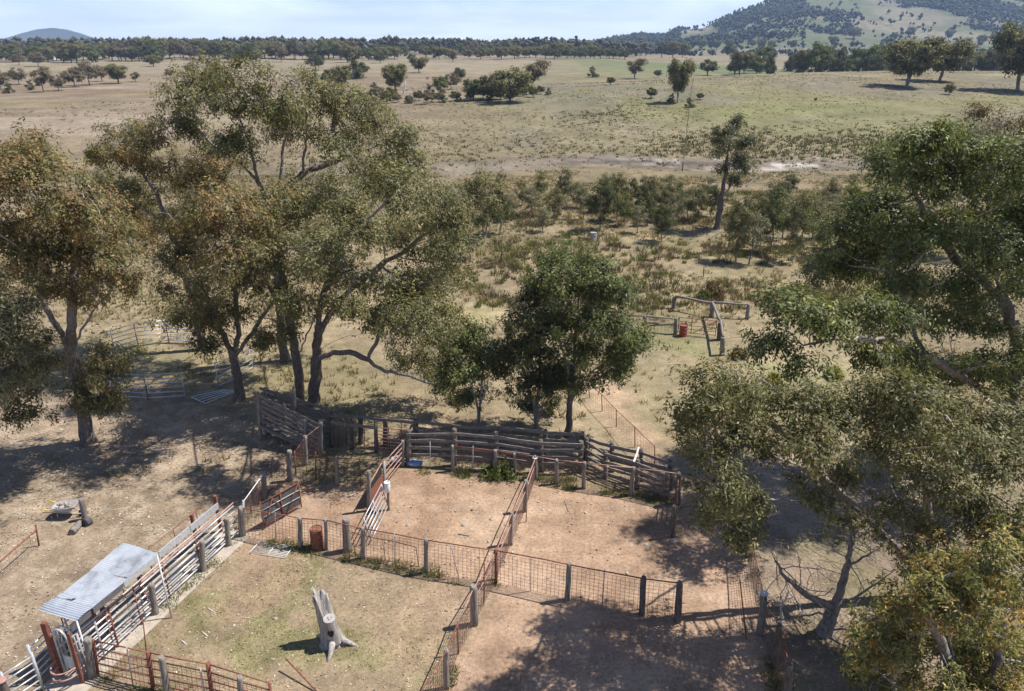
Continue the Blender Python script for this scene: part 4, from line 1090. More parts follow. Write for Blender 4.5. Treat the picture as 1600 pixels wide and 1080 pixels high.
# woods that read as one mass
def lump_mass(name, pts, sizes, tones, label):
    iv = np.array([(1, 0, 0), (0, 1, 0), (-1, 0, 0), (0, -1, 0), (0, 0, 1), (0, 0, -1)], float)
    fc = np.array([(0, 1, 4), (1, 2, 4), (2, 3, 4), (3, 0, 4), (1, 0, 5), (2, 1, 5), (3, 2, 5), (0, 3, 5)])
    # each crown is a few uneven lumps
    k = 3
    off = rg.normal(0, 0.62, (len(pts), k, 3)) * sizes[:, None, :]
    off[:, :, 2] *= 0.7
    pts = (pts[:, None, :] + off).reshape(-1, 3)
    sizes = np.repeat(sizes, k, axis=0) * rg.uniform(0.45, 0.85, (len(pts), 1))
    tones = np.repeat(tones, k, axis=0) * rg.uniform(0.8, 1.25, (len(pts), 1))
    spin = rg.uniform(0, 6.28, len(pts))
    n = len(pts)
    V = iv[None] * rg.uniform(0.6, 1.4, (n, 6, 1))
    cs, sn = np.cos(spin)[:, None], np.sin(spin)[:, None]
    V = np.stack([V[:, :, 0] * cs - V[:, :, 1] * sn, V[:, :, 0] * sn + V[:, :, 1] * cs, V[:, :, 2]], 2)
    V = V * sizes[:, None, :] + pts[:, None, :]
    F = (fc[None] + (np.arange(n) * 6)[:, None, None]).reshape(-1, 3)
    col = np.repeat(tones, 8, axis=0) * rg.uniform(0.75, 1.25, (n * 8, 1))
    me = np_mesh(name, V.reshape(-1, 3), F, face_col=col)
    o = link(name, me, M['far_leaf'])
    tag(o, label, 'woodland', kind='stuff')
    return o

def mountain_wood():
    N = 60000
    Y = rg.uniform(1250, 2700, N)
    xp = rg.uniform(860, 1760, N)
    X = (xp - 800) / 1223 * Y
    R = np.interp(xp, RX, RR)
    Z = terrain(X, Y)
    frac = (Z - 12) / (R * 2650 + 12)
    d = fbm(X * 0.0042 + 3, Y * 0.0026, 211, 4)
    band = np.exp(-((frac - 0.62) / 0.22) ** 2) * 1.0 + np.exp(-((frac - 0.22) / 0.08) ** 2) * 0.8
    small = xp < 1060
    pr = sstep(0.47, 0.55, d) * np.clip(band, 0.0, 1) * 0.50 * (1 - 0.9 * sstep(0.86, 0.95, frac)) + 0.008
    pr = np.where(small, 0.42 * sstep(0.3, 0.7, frac) + 0.05, pr)
    pr = np.where(R < 0.003, 0, pr)
    k = rg.uniform(0, 1, N) < pr
    X, Y, Z = X[k], Y[k], Z[k]
    s = rg.uniform(3.2, 7.0, len(X))
    pts = np.stack([X, Y, Z + s * 0.8], 1)
    sizes = np.stack([s, s, s * rg.uniform(0.8, 1.2, len(s))], 1)
    tones = np.array([0.040, 0.050, 0.032]) * rg.uniform(0.7, 1.4, (len(s), 1))
    lump_mass('woodland', pts, sizes, tones, 'blue-green woodland patches over the slopes of the long range')
mountain_wood()

def belt_wood():
    pts, sz = [], []
    N = 5200
    Y = rg.uniform(730, 1500, N)
    xp = rg.uniform(-150, 1010, N)
    X = (xp - 800) / 1223 * Y
    keep = (Y > 780 + 300 * vnoise(X * 0.004, Y * 0.002, 5))
    X, Y = X[keep], Y[keep]
    s = rg.uniform(3.2, 5.6, len(X))
    pts = np.stack([X, Y, terrain(X, Y) + rg.uniform(6, 17, len(X))], 1)
    sizes = np.stack([s, s, s * 0.8], 1)
    tones = np.array([0.075, 0.075, 0.048]) * rg.uniform(0.7, 1.5, (len(s), 1))
    lump_mass('woodland', pts, sizes, tones, 'dark woodland belt along the skyline behind the plain')
    N = 420
    Y = rg.uniform(1150, 1330, N)
    xp = rg.uniform(1060, 1700, N)
    X = (xp - 800) / 1223 * Y
    k = vnoise(X * 0.01, Y * 0.02, 77) > 0.45
    X, Y = X[k], Y[k]
    s = rg.uniform(3, 5, len(X))
    lump_mass('woodland', np.stack([X, Y, terrain(X, Y) + s * 0.9], 1), np.stack([s, s, s], 1), np.array([0.055, 0.06, 0.04]) * rg.uniform(0.7, 1.4, (len(s), 1)), 'strips of dark trees between the fields before the range')
belt_wood()
# ------------------------------------------------------------------ stock yards
def up(p, dz):
    return np.array([p[0], p[1], p[2] + dz])
def mixp(a, b, f):
    return np.asarray(a) + (np.asarray(b) - np.asarray(a)) * f

class Fence:
    def __init__(s, name, label, x, y, cat='fence', group=None):
        s.root = empty(name, ground(x, y), label, cat, group)
        s.p, s.po = [], []
    def post(s, bx, by, tx, ty, kind='timber', r=None, name='post', hmax=None):
        b = ground(bx, by)
        t = W(tx, ty, b[1])
        return s.post3(b, t, kind, r, name)
    def post3(s, b, t, kind='timber', r=None, name='post'):
        m = MB()
        h = np.linalg.norm(t - b)
        lo = mixp(b, t, -0.15 / h)
        if kind in ('timber', 'dark_timber'):
            r = r or 0.105
            pts = [mixp(lo, t, q) for q in (0, 0.2, 0.45, 0.7, 0.93, 1.0)]
            pts = [p + np.array([RNG.normal(0, .008), RNG.normal(0, .008), 0]) for p in pts]
            m.tube(pts, [r * 1.08, r * 1.04, r, r * 0.97, r * 0.93, r * 0.78], 9, jit=0.07)
        else:
            r = r or 0.03
            m.tube([lo, mixp(lo, t, .5), t], r, 7)
        o = m.build(name, M[kind], s.root)
        s.p.append((b, t))
        s.po.append(o)
        return o
    def at(s, i, f):
        return mixp(s.p[i][0], s.p[i][1], f)
    def pipe(s, a, b, kind='rust', r=0.024, name='rail', sag=0.0):
        a, b = np.asarray(a, float), np.asarray(b, float)
        n = max(2, int(np.linalg.norm(b - a) / 0.9) + 1)
        pts = [mixp(a, b, i / (n - 1)) for i in range(n)]
        pts = [p + (np.array([0, RNG.normal(0, .012), RNG.normal(0, .012) - sag * math.sin(math.pi * i / (n - 1))]) if 0 < i < n - 1 else 0) for i, p in enumerate(pts)]
        return MB().tube(pts, r, 6).build(name, M[kind], s.root)
    def plank(s, a, b, w=0.05, h=0.15, kind='plank', name='rail', off=(0, 0, 0)):
        a, b = np.asarray(a, float) + off, np.asarray(b, float) + off
        d = (b - a) / np.linalg.norm(b - a)
        a, b = a - d * 0.08, b + d * 0.08
        n = 5
        m = MB()
        u, v, _ = frame_of(d)
        side = np.cross(d, (0, 0, 1.0)); side /= np.linalg.norm(side)
        upv = np.cross(side, d)
        vs, fs = [], []
        for i in range(n):
            p = mixp(a, b, i / (n - 1)) + upv * RNG.normal(0, .012) + side * RNG.normal(0, .008)
            hh = h * RNG.uniform(0.88, 1.08)
            for sx, sz in ((-1, -1), (1, -1), (1, 1), (-1, 1)):
                vs.append(p + side * sx * w / 2 + upv * sz * hh / 2)
        for i in range(n - 1):
            for j in range(4):
                j2 = (j + 1) % 4
                fs.append((i * 4 + j, i * 4 + j2, i * 4 + 4 + j2, i * 4 + 4 + j))
        fs += [(3, 2, 1, 0), tuple(4 * (n - 1) + j for j in range(4))]
        m.add(vs, fs)
        return m.build(name, M[kind], s.root)
    def wire(s, a0, b0, a1, b1, pitch=0.17, rows=9, r=0.0065, kind='wire', name='wire_mesh'):
        """welded mesh between bottom line a0-b0 and top line a1-b1"""
        m = MB()
        L = np.linalg.norm(np.asarray(b0) - a0)
        n = max(3, int(L / pitch))
        for i in range(n + 1):
            f = i / n
            j = RNG.normal(0, .008, 3)
            m.tube([mixp(a0, b0, f) + j, mixp(a1, b1, f) + j], r, 4, cap=False, smooth=False)
        for k in range(rows + 1):
            f = k / rows
            p, q = mixp(a0, a1, f), mixp(b0, b1, f)
            sag = np.array([0, 0, RNG.normal(0, 0.012)])
            m.tube([p, mixp(p, q, .33) + sag, mixp(p, q, .67) + sag, q], r, 4, cap=False, smooth=False)
        o = m.build(name, M[kind], s.root)
        o['kind'] = 'stuff'
        return o
    def wire_span(s, i, j, f0=0.03, f1=0.92, **k):
        return s.wire(s.at(i, f0), s.at(j, f0), s.at(i, f1), s.at(j, f1), **k)

# --- long mesh fence between the grassy pen and the dirt yards
f = Fence('mesh_fence', 'long mesh fence with rusty top rail crossing the yards from race to right post', 378, 836)
f.post(378.6, 837, 376.5, 792, r=0.15)
f.post(470, 856, 468, 808)
f.post(510, 859, 508.6, 811, r=0.08)
f.post(543, 861, 540.5, 810, r=0.18)
f.post(567, 873, 567, 824)
f.post(665.7, 895, 665.7, 842, r=0.10)
f.post(775, 912, 775, 858, 'rust', r=0.06)
f.post(886, 937, 889, 880)
f.post(1002.5, 960, 1006, 902, 'dark_timber', r=0.12)
f.post(1058, 970, 1062.6, 909, 'dark_timber', r=0.13)
for bx, by, tx, ty in ((431, 845, 430, 801), (617, 885, 616, 833), (716.6, 903, 704, 851), (829, 924, 830, 868), (941, 948, 945, 890)):
    f.post(bx, by, tx, ty, 'galv_dull', r=0.018, name='dropper')
f.p = f.p[:10]
for i, j in ((0, 1), (1, 2), (2, 4), (4, 5), (5, 6), (6, 7), (7, 8), (8, 9)):
    f.pipe(f.at(i, 0.96), f.at(j, 0.96), 'rust', 0.026)
    f.wire_span(i, j, 0.03, 0.9)
g = Fence('mesh_gate', 'bent mesh gate frame tied into the long mesh fence beside the thick post', 600, 880, 'gate')
c = [W(550, 832, f.p[4][0][1] + .15), W(650, 855, f.p[5][0][1] + .1), W(654, 885, f.p[5][0][1] + .1), W(556, 868, f.p[4][0][1] + .15)]
for k in range(4):
    g.pipe(c[k], c[(k + 1) % 4], 'rust', 0.016, 'frame')
g.pipe(mixp(c[0], c[1], .48), mixp(c[3], c[2], .48), 'rust', 0.014, 'stile')

# --- fence of faded red pipe running away from the viewer
f = Fence('pipe_fence', 'faded red pipe and mesh fence running up between the two dirt yards', 797, 850)
f.post(836, 748, 836, 716, r=0.12)
f.post(820, 799, 822, 750, r=0.11)
f.post(798, 851, 799.5, 800, r=0.10)
f.post(775.5, 905, 776, 856, 'rust', r=0.055)
f.post(741, 976, 740, 915, 'timber', r=0.15)
f.post(716, 1022, 715, 972, 'rust', r=0.03)
f.post(697, 1075, 697, 1014, 'timber', r=0.10)
f.post(650, 1165, 652, 1085, 'timber', r=0.10)
for i, j in ((0, 1), (1, 2), (2, 3), (3, 4), (4, 5), (5, 6), (6, 7)):
    f.pipe(f.at(i, 0.95), f.at(j, 0.93), 'rust_pink' if i < 5 else 'rust', 0.026)
    if i < 4:
        f.pipe(f.at(i, 0.66), f.at(j, 0.64), 'rust_pink', 0.022)
    f.wire_span(i, j, 0.03, 0.62 if i < 3 else 0.85)
f.post(822, 816, 823, 795, 'rust', r=0.02, name='dropper')
f.post(756, 945, 757, 880, 'rust', r=0.022, name='dropper')
cap = MB().tube([up(f.at(0, 1.0), -0.02), up(f.at(0, 1.0), 0.05)], 0.13, 10).build('post_cap', M['white_paint'], f.po[0])

# --- heavy timber cattle race
def timber_fence(name, label, posts, rails, r=0.13, off=0.0, kind='dark_timber', fr=(0.25, 0.45, 0.66, 0.9)):
    f = Fence(name, label, posts[0][0], posts[0][1])
    for q in posts:
        f.post(q[0], q[1], q[2], q[3], kind if len(q) < 5 else q[4], r * RNG.uniform(0.85, 1.15))
    for i in range(len(posts) - 1):
        for k in (rails if rails else fr):
            f.plank(f.at(i, k + RNG.normal(0, .012)), f.at(i + 1, k + RNG.normal(0, .012)), 0.055, RNG.uniform(0.13, 0.19), off=(0, off, 0))
    return f

f = timber_fence('timber_fence', 'rear heavy timber rail fence of the cattle race, below the young gums',
    [(650, 702, 650, 655), (716, 709, 716, 663), (786, 716, 786, 664), (852, 724, 852, 671), (909, 727, 910, 675)], (0.3, 0.52, 0.74, 0.95), off=-0.13)
f = timber_fence('timber_fence', 'front heavy timber rail fence of the cattle race, dark and shaded',
    [(638, 724, 638, 671), (710, 727, 710, 670), (775, 732, 775, 675), (846, 737, 845, 687), (907, 738, 908, 689)], (0.30, 0.50, 0.70, 0.90), off=-0.14)
f = timber_fence('timber_fence', 'rear timber rail fence at the right end of the race',
    [(918, 727, 919.5, 680), (956, 737, 956, 691), (1002, 752, 1002, 701), (1047, 765, 1047, 718)], (0.25, 0.46, 0.68, 0.9), r=0.12, off=-0.12)
f = timber_fence('timber_fence', 'front timber rail fence at the right end of the race, with pale braces',
    [(916, 732, 917, 684), (946, 746, 946.7, 705), (995.5, 763, 996, 718), (1040, 780, 1043, 738)], (0.2, 0.42, 0.64, 0.9), r=0.13, off=-0.12)
for a, b in (((998, 701), (991, 720)), ((1043, 722), (1039, 736))):
    pa, pb = W(a[0], a[1], f.p[2][0][1] + 0.7), W(b[0], b[1], f.p[2][0][1] - 0.1)
    f.plank(pa, pb, 0.09, 0.05, 'bleached_wood', 'brace')
f = timber_fence('timber_fence', 'upper timber rail of the forcing pen joining the ramp to the race',
    [(518, 690, 518, 644), (564, 693, 563.6, 646), (602, 697, 602, 651), (648, 703, 648, 657)], (0.93,), r=0.12, off=-0.12)
for x in (541, 585, 627):
    f.post(x, 694 + (x - 541) * 0.09, x, 652 + (x - 541) * 0.09, 'rust', r=0.02, name='dropper')
f = timber_fence('timber_fence', 'lower timber rail fence of the forcing pen with hanging steel bars',
    [(520, 698, 519, 657), (550, 702, 550, 660), (588, 707, 588, 665)], (0.93,), r=0.11, off=-0.1)
for x in (529, 569):
    f.post(x, 699 + (x - 529) * 0.13, x, 660 + (x - 529) * 0.13, 'rust', r=0.024, name='dropper')
g = Fence('pipe_gate', 'rusty slatted pipe gate closing the forcing pen', 608, 710, 'gate')
a0, b0 = ground(592, 708), ground(628, 712)
for k in range(8):
    g.pipe(up(a0, 0.15 + k * 0.2), up(b0, 0.15 + k * 0.2), 'rust_pink', 0.02, 'bar')
for q in (0, 0.5, 1):
    g.pipe(up(mixp(a0, b0, q), 0.1), up(mixp(a0, b0, q), 1.6), 'rust', 0.024, 'stile')

# --- low mesh fence along the front of the race
f = Fence('mesh_fence', 'rusty-railed mesh fence along the foot of the timber race', 911, 762)
f.post(707, 736, 707, 696, r=0.09)
f.post(774, 742, 774, 703, r=0.10)
f.post(804, 743, 804, 708, r=0.08)
f.post(836, 748, 836.5, 712, r=0.07)
f.post(869, 756, 870, 718)
f.post(911.6, 763, 913, 722)
f.post(985.6, 774, 990, 730)
f.post(1058, 789, 1061, 739, 'dark_timber', r=0.12)
for i in range(7):
    f.pipe(f.at(i, 0.97), f.at(i + 1, 0.97), 'rust_pink' if i > 2 else 'rust', 0.024)
    f.wire_span(i, i + 1, 0.03, 0.9)
for bx, by, tx, ty in ((672, 733, 672, 690), (739, 738, 739, 697), (948, 769, 949, 727)):
    f.post(bx, by, tx, ty, 'galv_dull', r=0.02, name='dropper')
# panel seen end-on at the right end
f = Fence('wing_fence', 'dark timber rail panel seen end-on at the right end of the race', 1051, 840)
f.post(1059.5, 787, 1061, 738, 'dark_timber', r=0.11)
f.post(1051, 839, 1053, 790, 'dark_timber', r=0.10)
for k in (0.2, 0.42, 0.64, 0.86):
    f.pipe(f.at(0, k), f.at(1, k), 'rust', 0.035)

# --- loading ramp
ramp = Fence('loading_ramp', 'weathered timber cattle loading ramp with slatted sides', 447, 692, 'loading ramp')
front = [(407, 688, 403, 614), (447, 692, 444, 630), (480, 706, 477, 655), (502, 712, 501, 657)]
back = [(418, 680, 414, 606), (462, 683, 459, 606), (518, 688, 518, 644)]
for q in front + back:
    ramp.post(*q, 'timber', r=0.115)
F0, F3, B0, B2 = ramp.p[0], ramp.p[3], ramp.p[4], ramp.p[6]
fl0, fl1 = 1.05, 0.05
for k in range(6):
    z = 0.25 + k * 0.30
    ramp.plank(up(F0[0], fl0 + z), up(F3[0], fl1 + z), 0.05, 0.17, name='side_rail', off=(0, 0.12, 0))
    ramp.plank(up(B0[0], fl0 + z), up(B2[0], fl1 + z), 0.05, 0.17, name='side_rail', off=(0, 0.13, 0))
m = 18
for k in range(m):
    q0 = (k + 0.06) / m; q1 = (k + 0.94) / m
    a, b = up(mixp(F0[0], F3[0], (q0 + q1) / 2), fl0 + (fl1 - fl0) * (q0 + q1) / 2), up(mixp(B0[0], B2[0], (q0 + q1) / 2), fl0 + (fl1 - fl0) * (q0 + q1) / 2)
    ramp.plank(a, b, np.linalg.norm(F3[0] - F0[0]) / m * 0.9, 0.05, name='floor_board')
ramp.plank(up(F0[0], fl0 - .12), up(F3[0], fl1 - .05), 0.1, 0.2, name='bearer')
ramp.plank(up(B0[0], fl0 - .12), up(B2[0], fl1 - .05), 0.1, 0.2, name='bearer')

# --- wing fence from ramp down to the small pen
f = Fence('mesh_fence', 'short mesh wing fence between the ramp foot and the small pen', 478, 726)
f.post(502, 714, 501, 660, r=0.10)
f.post(477.5, 727, 477, 681, r=0.11)
f.post(462, 742, 460, 705, 'rust', r=0.03)
f.pipe(f.at(0, .92), f.at(1, .95), 'rust_pink', 0.025)
f.pipe(f.at(1, .95), f.at(2, .95), 'rust', 0.025)
f.wire_span(0, 1, pitch=0.1); f.wire_span(1, 2, pitch=0.1)
f = Fence('mesh_fence', 'mesh fence along the back of the small pen with a thin top rail', 526, 759)
f.post(453.6, 751, 452, 704, r=0.13)
f.post(526.6, 759, 526, 713, r=0.10)
f.post(600, 764, 600, 719, r=0.06)
f.pipe(f.at(0, .9), f.at(1, .95), 'rust', 0.02); f.pipe(f.at(1, .95), f.at(2, .97), 'rust', 0.02)
f.wire_span(0, 1, .03, .88); f.wire_span(1, 2, .03, .9)
for bx, by, tx, ty in ((493, 753, 493, 706), (563, 761, 562, 717)):
    f.post(bx, by, tx, ty, 'rust', r=0.028, name='dropper')
f = Fence('pipe_fence', 'white-railed fence along the left side of the small pen', 414, 779)
f.post(453, 750, 450, 706, 'rust', r=0.04)
f.post(414, 780, 412, 737, r=0.12)
f.post(381, 825, 380, 782, 'galv', r=0.05)
f.pipe(f.at(0, .9), f.at(1, .95), 'rust', 0.02)
f.pipe(f.at(1, .95), f.at(2, .95), 'white_paint', 0.028)
f.pipe(f.at(1, .15), f.at(0, .12), 'rust', 0.03); f.wire_span(0, 1, .05, .85); f.wire_span(1, 2, .05, .85)
for bx, by, tx, ty in ((403, 789, 400, 755), (392, 802, 390, 768)):
    f.post(bx, by, tx, ty, 'rust', r=0.03, name='dropper')

# --- sheeted gate inside the small pen
g = Fence('sheeted_gate', 'dark sheeted gate with crossed braces standing open in the small pen', 440, 808, 'gate')
a, b = ground(413, 827), ground(471, 793)
m = MB(); m.bar(up(mixp(a, b, .02), .78), up(mixp(a, b, .98), .78), 0.02, 1.15); m.build('sheet', M['sheet'], g.root)
yo = np.array([0.02, -0.035, 0])
for z in (0.18, 0.62, 1.0, 1.4):
    g.pipe(up(a, z) + yo, up(b, z) + yo, 'galv_dull' if z in (.62, 1.0) else 'rust', 0.022)
for q in (0, .5, 1):
    g.pipe(up(mixp(a, b, q), 0.05) + yo, up(mixp(a, b, q), 1.5) + yo, 'rust', 0.028, 'stile')
for q0, q1 in ((.02, .3), (.6, .3), (.6, .98)):
    g.pipe(up(mixp(a, b, q0), .2) + yo * 1.6, up(mixp(a, b, q1), 1.35) + yo * 1.6, 'rust', 0.02, 'brace')

# --- gate line between small pen and middle yard
f = Fence('rail_fence', 'faded pipe rail fence between small pen and middle yard', 629, 728)
f.post(638, 725, 638, 688, r=0.11)
f.post(629, 728, 629, 688, r=0.10)
f.post(600.5, 764, 600, 720, 'galv_dull', r=0.07)
for k in (0.2, 0.38, 0.56, 0.74, 0.93):
    f.pipe(f.at(1, k), f.at(2, k), 'rust_pink', 0.026)
g = Fence('plate_gate', 'rusty plate and black rubber gate between small pen and middle yard', 590, 780, 'gate')
a, b = ground(600, 764), ground(578, 797)
m = MB(); m.bar(up(mixp(a, b, .05), .5), up(mixp(a, b, .9), .5), 0.02, 0.8); m.build('plate', M['rust'], g.root)
m = MB(); m.bar(up(mixp(a, b, .05), 1.15) + np.array([-.03, 0, 0]), up(mixp(a, b, .9), 1.0) + np.array([-.03, 0, 0]), 0.03, 0.5); m.build('belt', M['rubber'], g.root)
g.pipe(up(a, 1.5), up(b, 1.25), 'rust_pink', 0.03, 'rail')
g.post(577, 798, 576, 735, 'timber', r=0.09)
g = Fence('bar_gate', 'galvanised five-bar gate swung open against the white container', 593, 838, 'gate')
a, b = ground(607, 796), ground(581, 851)
for k in range(6):
    z = 0.25 + k * 0.22
    lean = np.array([-0.05 * k, 0, 0])
    g.pipe(up(a, z) + lean, up(b, z) + lean, 'galv', 0.024, 'bar')
for q in (0, .5, 1):
    g.pipe(up(mixp(a, b, q), .2), up(mixp(a, b, q), 1.4) + np.array([-.25, 0, 0]), 'galv', 0.026, 'stile')
b = ground(608, 798)
o = MB().tube([up(b, 1.05), up(b, 1.1), up(b, 1.45), up(b, 1.5)], [0.12, 0.14, 0.14, 0.12], 14).build('container', M['white_plastic'], None, b)
tag(o, 'white plastic container hung on the galvanised bar gate', 'container')
MB().tube([up(b, 1.52), up(b, 1.56)], 0.145, 14).build('lid', M['white_plastic'], o, b)
post = Fence('gate_post', 'thin timber gate post holding the white container', 607, 798, 'post')
post.post(607, 797, 606, 752, r=0.06)
for x, y, nm, lab, mat in ((648, 728, 'feed_bag', 'crumpled blue feed bag beside the timber race corner', 'blue_plastic'), (622, 722, 'plastic_sheet', 'pale crumpled plastic sheet behind the pipe rail fence', 'white_plastic')):
    b = ground(x, y)
    vs, fs = [], []
    for i in range(5):
        for j in range(7):
            a_ = 2 * math.pi * j / 7
            rr = 0.38 * math.sin(math.pi * (i + .6) / 5.2) * RNG.uniform(.7, 1.25)
            vs.append(b + np.array([rr * math.cos(a_) * 1.3, rr * math.sin(a_) * .7, 0.32 * i / 4 * RNG.uniform(.8, 1.2)]))
    for i in range(4):
        for j in range(7):
            fs.append((i * 7 + j, i * 7 + (j + 1) % 7, (i + 1) * 7 + (j + 1) % 7, (i + 1) * 7 + j))
    fs.append(tuple(28 + j for j in range(7)))
    o = MB().add(vs, fs, True).build(nm, M[mat], None, b)
    tag(o, lab, 'bag' if nm == 'feed_bag' else 'plastic sheet')

# --- drums
def drum(name, label, x, y, mat, h=0.88, r=0.29):
    b = ground(x, y)
    root = empty(name, b, label, 'drum')
    prof = [(0, r), (.02, r + .012), (.05, r), (.29, r), (.31, r + .016), (.33, r), (.57, r), (.59, r + .016), (.61, r), (.84, r), (.86, r + .014), (.88, r + .01)]
    MB().tube([up(b, z * h / .88) for z, _ in prof], [q for _, q in prof], 20, cap=False).build('body', M[mat], root)
    MB().tube([up(b, .835 * h / .88), up(b, .85 * h / .88)], r - .004, 20).build('lid', M[mat], root)
    return root
drum('steel_drum', 'rusty ribbed steel drum behind the long mesh fence', 497, 856, 'drum_rust', 0.98, 0.27)
drum('steel_drum', 'red steel drum beside the rusty gate on the paddock', 1067, 525, 'drum_red')
drum('water_tank', 'small grey water drum among the saplings', 927, 377, 'galv_dull', 1.0, 0.36)

# --- lying mesh gate
g = Fence('mesh_gate', 'white barred gate lying flat on the pen grass', 425, 862, 'gate')
c = [up(ground(*q), 0.05) for q in ((406, 848), (459, 855), (446, 873), (391, 865))]
for k in range(9):
    g.pipe(mixp(c[0], c[3], k / 8), mixp(c[1], c[2], k / 8), 'white_paint', 0.013, 'bar')
for q in (0, .5, 1):
    g.pipe(up(mixp(c[0], c[1], q), .02), up(mixp(c[3], c[2], q), .02), 'white_paint', 0.017, 'stile')

# --- stump
def stump():
    b = ground(521, 1002)
    root = empty('tree_stump', b, 'tall bleached dead tree stump with jagged top in the grassy pen', 'tree stump')
    rng = np.random.default_rng(5)
    na, nl = 26, 14
    V, F = [], []
    for l in range(nl):
        f = l / (nl - 1)
        for j in range(na):
            a = 2 * math.pi * j / na
            # tall on the left and back, cut low at the front right
            q = math.cos(a - 2.5)
            hi = 1.15 + 0.98 * float(sstep(-0.62, -0.2, q)) + 0.12 * q + 0.06 * math.sin(5 * a + 1) + 0.03 * math.sin(11 * a) + (0.22 if abs(a - 2.9) < 0.2 else 0)
            z = hi * f
            flare = 0.20 * math.exp(-z / 0.22)
            r = 0.34 + 0.7 * flare - 0.10 * f + 0.035 * math.sin(7 * a + 2) + 0.02 * math.sin(13 * a + z * 2) + rng.normal(0, .008)
            r *= 1 + 0.35 * math.exp(-z / .18) * max(0, math.cos(a * 3 + 0.6))
            V.append(b + np.array([r * math.cos(a) - 0.13 * z, r * math.sin(a) * .85, z - .05 * (l == 0)]))
    for l in range(nl - 1):
        for j in range(na):
            j2 = (j + 1) % na
            F.append((l * na + j, l * na + j2, (l + 1) * na + j2, (l + 1) * na + j))
    # hollow top
    k0 = len(V)
    for j in range(na):
        p = V[(nl - 1) * na + j]
        c = b + np.array([-.26, .05, 0])
        V.append(np.array([c[0] + (p[0] - c[0]) * .72, c[1] + (p[1] - c[1]) * .72, p[2] - 0.10]))
    for j in range(na):
        p = V[k0 + j]
        V.append(np.array([p[0] * .5 + (b[0] - .27) * .5, p[1] * .5 + b[1] * .5, p[2] * .55 + (b[2] + 1.75) * .45 - .12]))
    for j in range(na):
        j2 = (j + 1) % na
        F.append(((nl - 1) * na + j, (nl - 1) * na + j2, k0 + j2, k0 + j))
        F.append((k0 + j, k0 + j2, k0 + na + j2, k0 + na + j))
    F.append(tuple(k0 + na + j for j in range(na)))
    MB().add(V, F, True).build('bole', M['stump'], root)
    # sawn limb stub at the front right
    s0, s1 = b + np.array([.12, -.16, .2]), b + np.array([.04, -.27, 1.32])
    MB().tube([s0, mixp(s0, s1, .3), mixp(s0, s1, .7), s1], [.27, .24, .22, .22], 14, cap=False, jit=.05).build('limb_stub', M['stump'], root)
    MB().tube([mixp(s0, s1, .97), mixp(s0, s1, 1.01)], .215, 14, jit=.03).build('sawn_face', M['cut_wood'], root)
    for dx, dz in ((-.05, .0), (.07, .02), (.0, -.07)):
        p = s1 + np.array([dx, dz, .0]); MB().tube([up(p, .0), up(p, .02)], .022, 7).build('knot_hole', M['hole'], root)  # solid dark discs on the sawn face, hole shade put in as colour
    d = b + np.array([.08, -.46, .80])
    MB().tube([d, d + np.array([0, .2, 0])], [.12, .08], 9, squash=1.3, jit=.15).build('hollow', M['hole'], root)  # closed dark plug, the hollow's inner shade is its colour
    for pts, rr in (([(.2, -.1, .32), (.5, -.16, .16), (.8, -.2, .03), (.95, -.22, -.05)], (.14, .10, .06, .03)), ([(.05, -.3, .36), (.08, -.58, .18), (.05, -.85, .05), (.0, -1.0, -.05)], (.15, .11, .07, .03)), ([(-.25, .1, .25), (-.5, .2, .08), (-.7, .3, -.05)], (.14, .1, .04))):
        MB().tube([b + np.array(q) for q in pts], rr, 9, jit=.08).build('root', M['stump'], root)
stump()
# ------------------------------------------------------------------ steel race, crush and roof
f = Fence('steel_race', 'long race of pale pipe rails on timber posts beside the grassy pen', 318, 892, 'cattle race')
f.post(357, 853, 353.6, 809, r=0.115)
f.post(318, 892, 315, 845, r=0.115)
f.post(243.5, 960, 236, 912, r=0.115)
f.post(144.5, 1058, 137, 997, r=0.14)
A_, Z_ = ground(377, 838), ground(143, 1056)
for k in range(6):
    z = 0.22 + k * 0.27
    n = 4
    for i in range(n):
        f.pipe(up(mixp(A_, Z_, i / n + .004), z) + np.array([-.12, .06, 0]), up(mixp(A_, Z_, (i + 1) / n - .004), z) + np.array([-.12, .06, 0]), 'galv', 0.032)
f.pipe(up(A_, 1.72) + np.array([-.12, .06, 0]), up(Z_, 1.72) + np.array([-.12, .06, 0]), 'rust_pink', 0.035, 'top_rail')
for q in (.3, .52, .7, .86):
    p = mixp(A_, Z_, q) + np.array([-.12, .06, 0])
    f.pipe(up(p, 0), up(p, 1.78), 'rust', 0.03, 'stay')
side = np.array([-(Z_ - A_)[1], (Z_ - A_)[0], 0]); side /= np.linalg.norm(side)
if side[0] > 0: side = -side
inn = side * 0.95
f2 = Fence('guard_rail', 'broad galvanised guard rail and rusty posts on the far side of the race', 300, 870, 'cattle race')
def gpt(q, z, off=0.0):
    return up(mixp(A_, Z_, q) + inn + side * off, z)
for a0, a1 in ((0.0, .22), (.22, .44), (.44, .66), (.66, .95)):
    m = MB(); m.bar(gpt(a0 + .003, 1.42), gpt(a1 - .003, 1.42), 0.05, 0.30); m.build('guard_rail', M['galv'], f2.root)
for k in range(4):
    f2.pipe(gpt(0, .25 + .27 * k), gpt(.97, .25 + .27 * k), 'galv_dull', 0.03)
for q in (.0, .18, .56, .78):
    p0 = gpt(q, 0, .1); m = MB(); m.bar(p0, up(p0, 1.9), 0.13, 0.12, up=(0, 1, 0)); m.build('post', M['rust'], f2.root)
f2.pipe(gpt(0, 1.2, .9), gpt(.9, 1.25, .9), 'rust', 0.018, 'walkway_rail')
for q in (.05, .22, .4, .58, .76, .9):
    f2.pipe(gpt(q, 0, .9), gpt(q, 1.25, .9), 'rust', 0.02, 'stay')
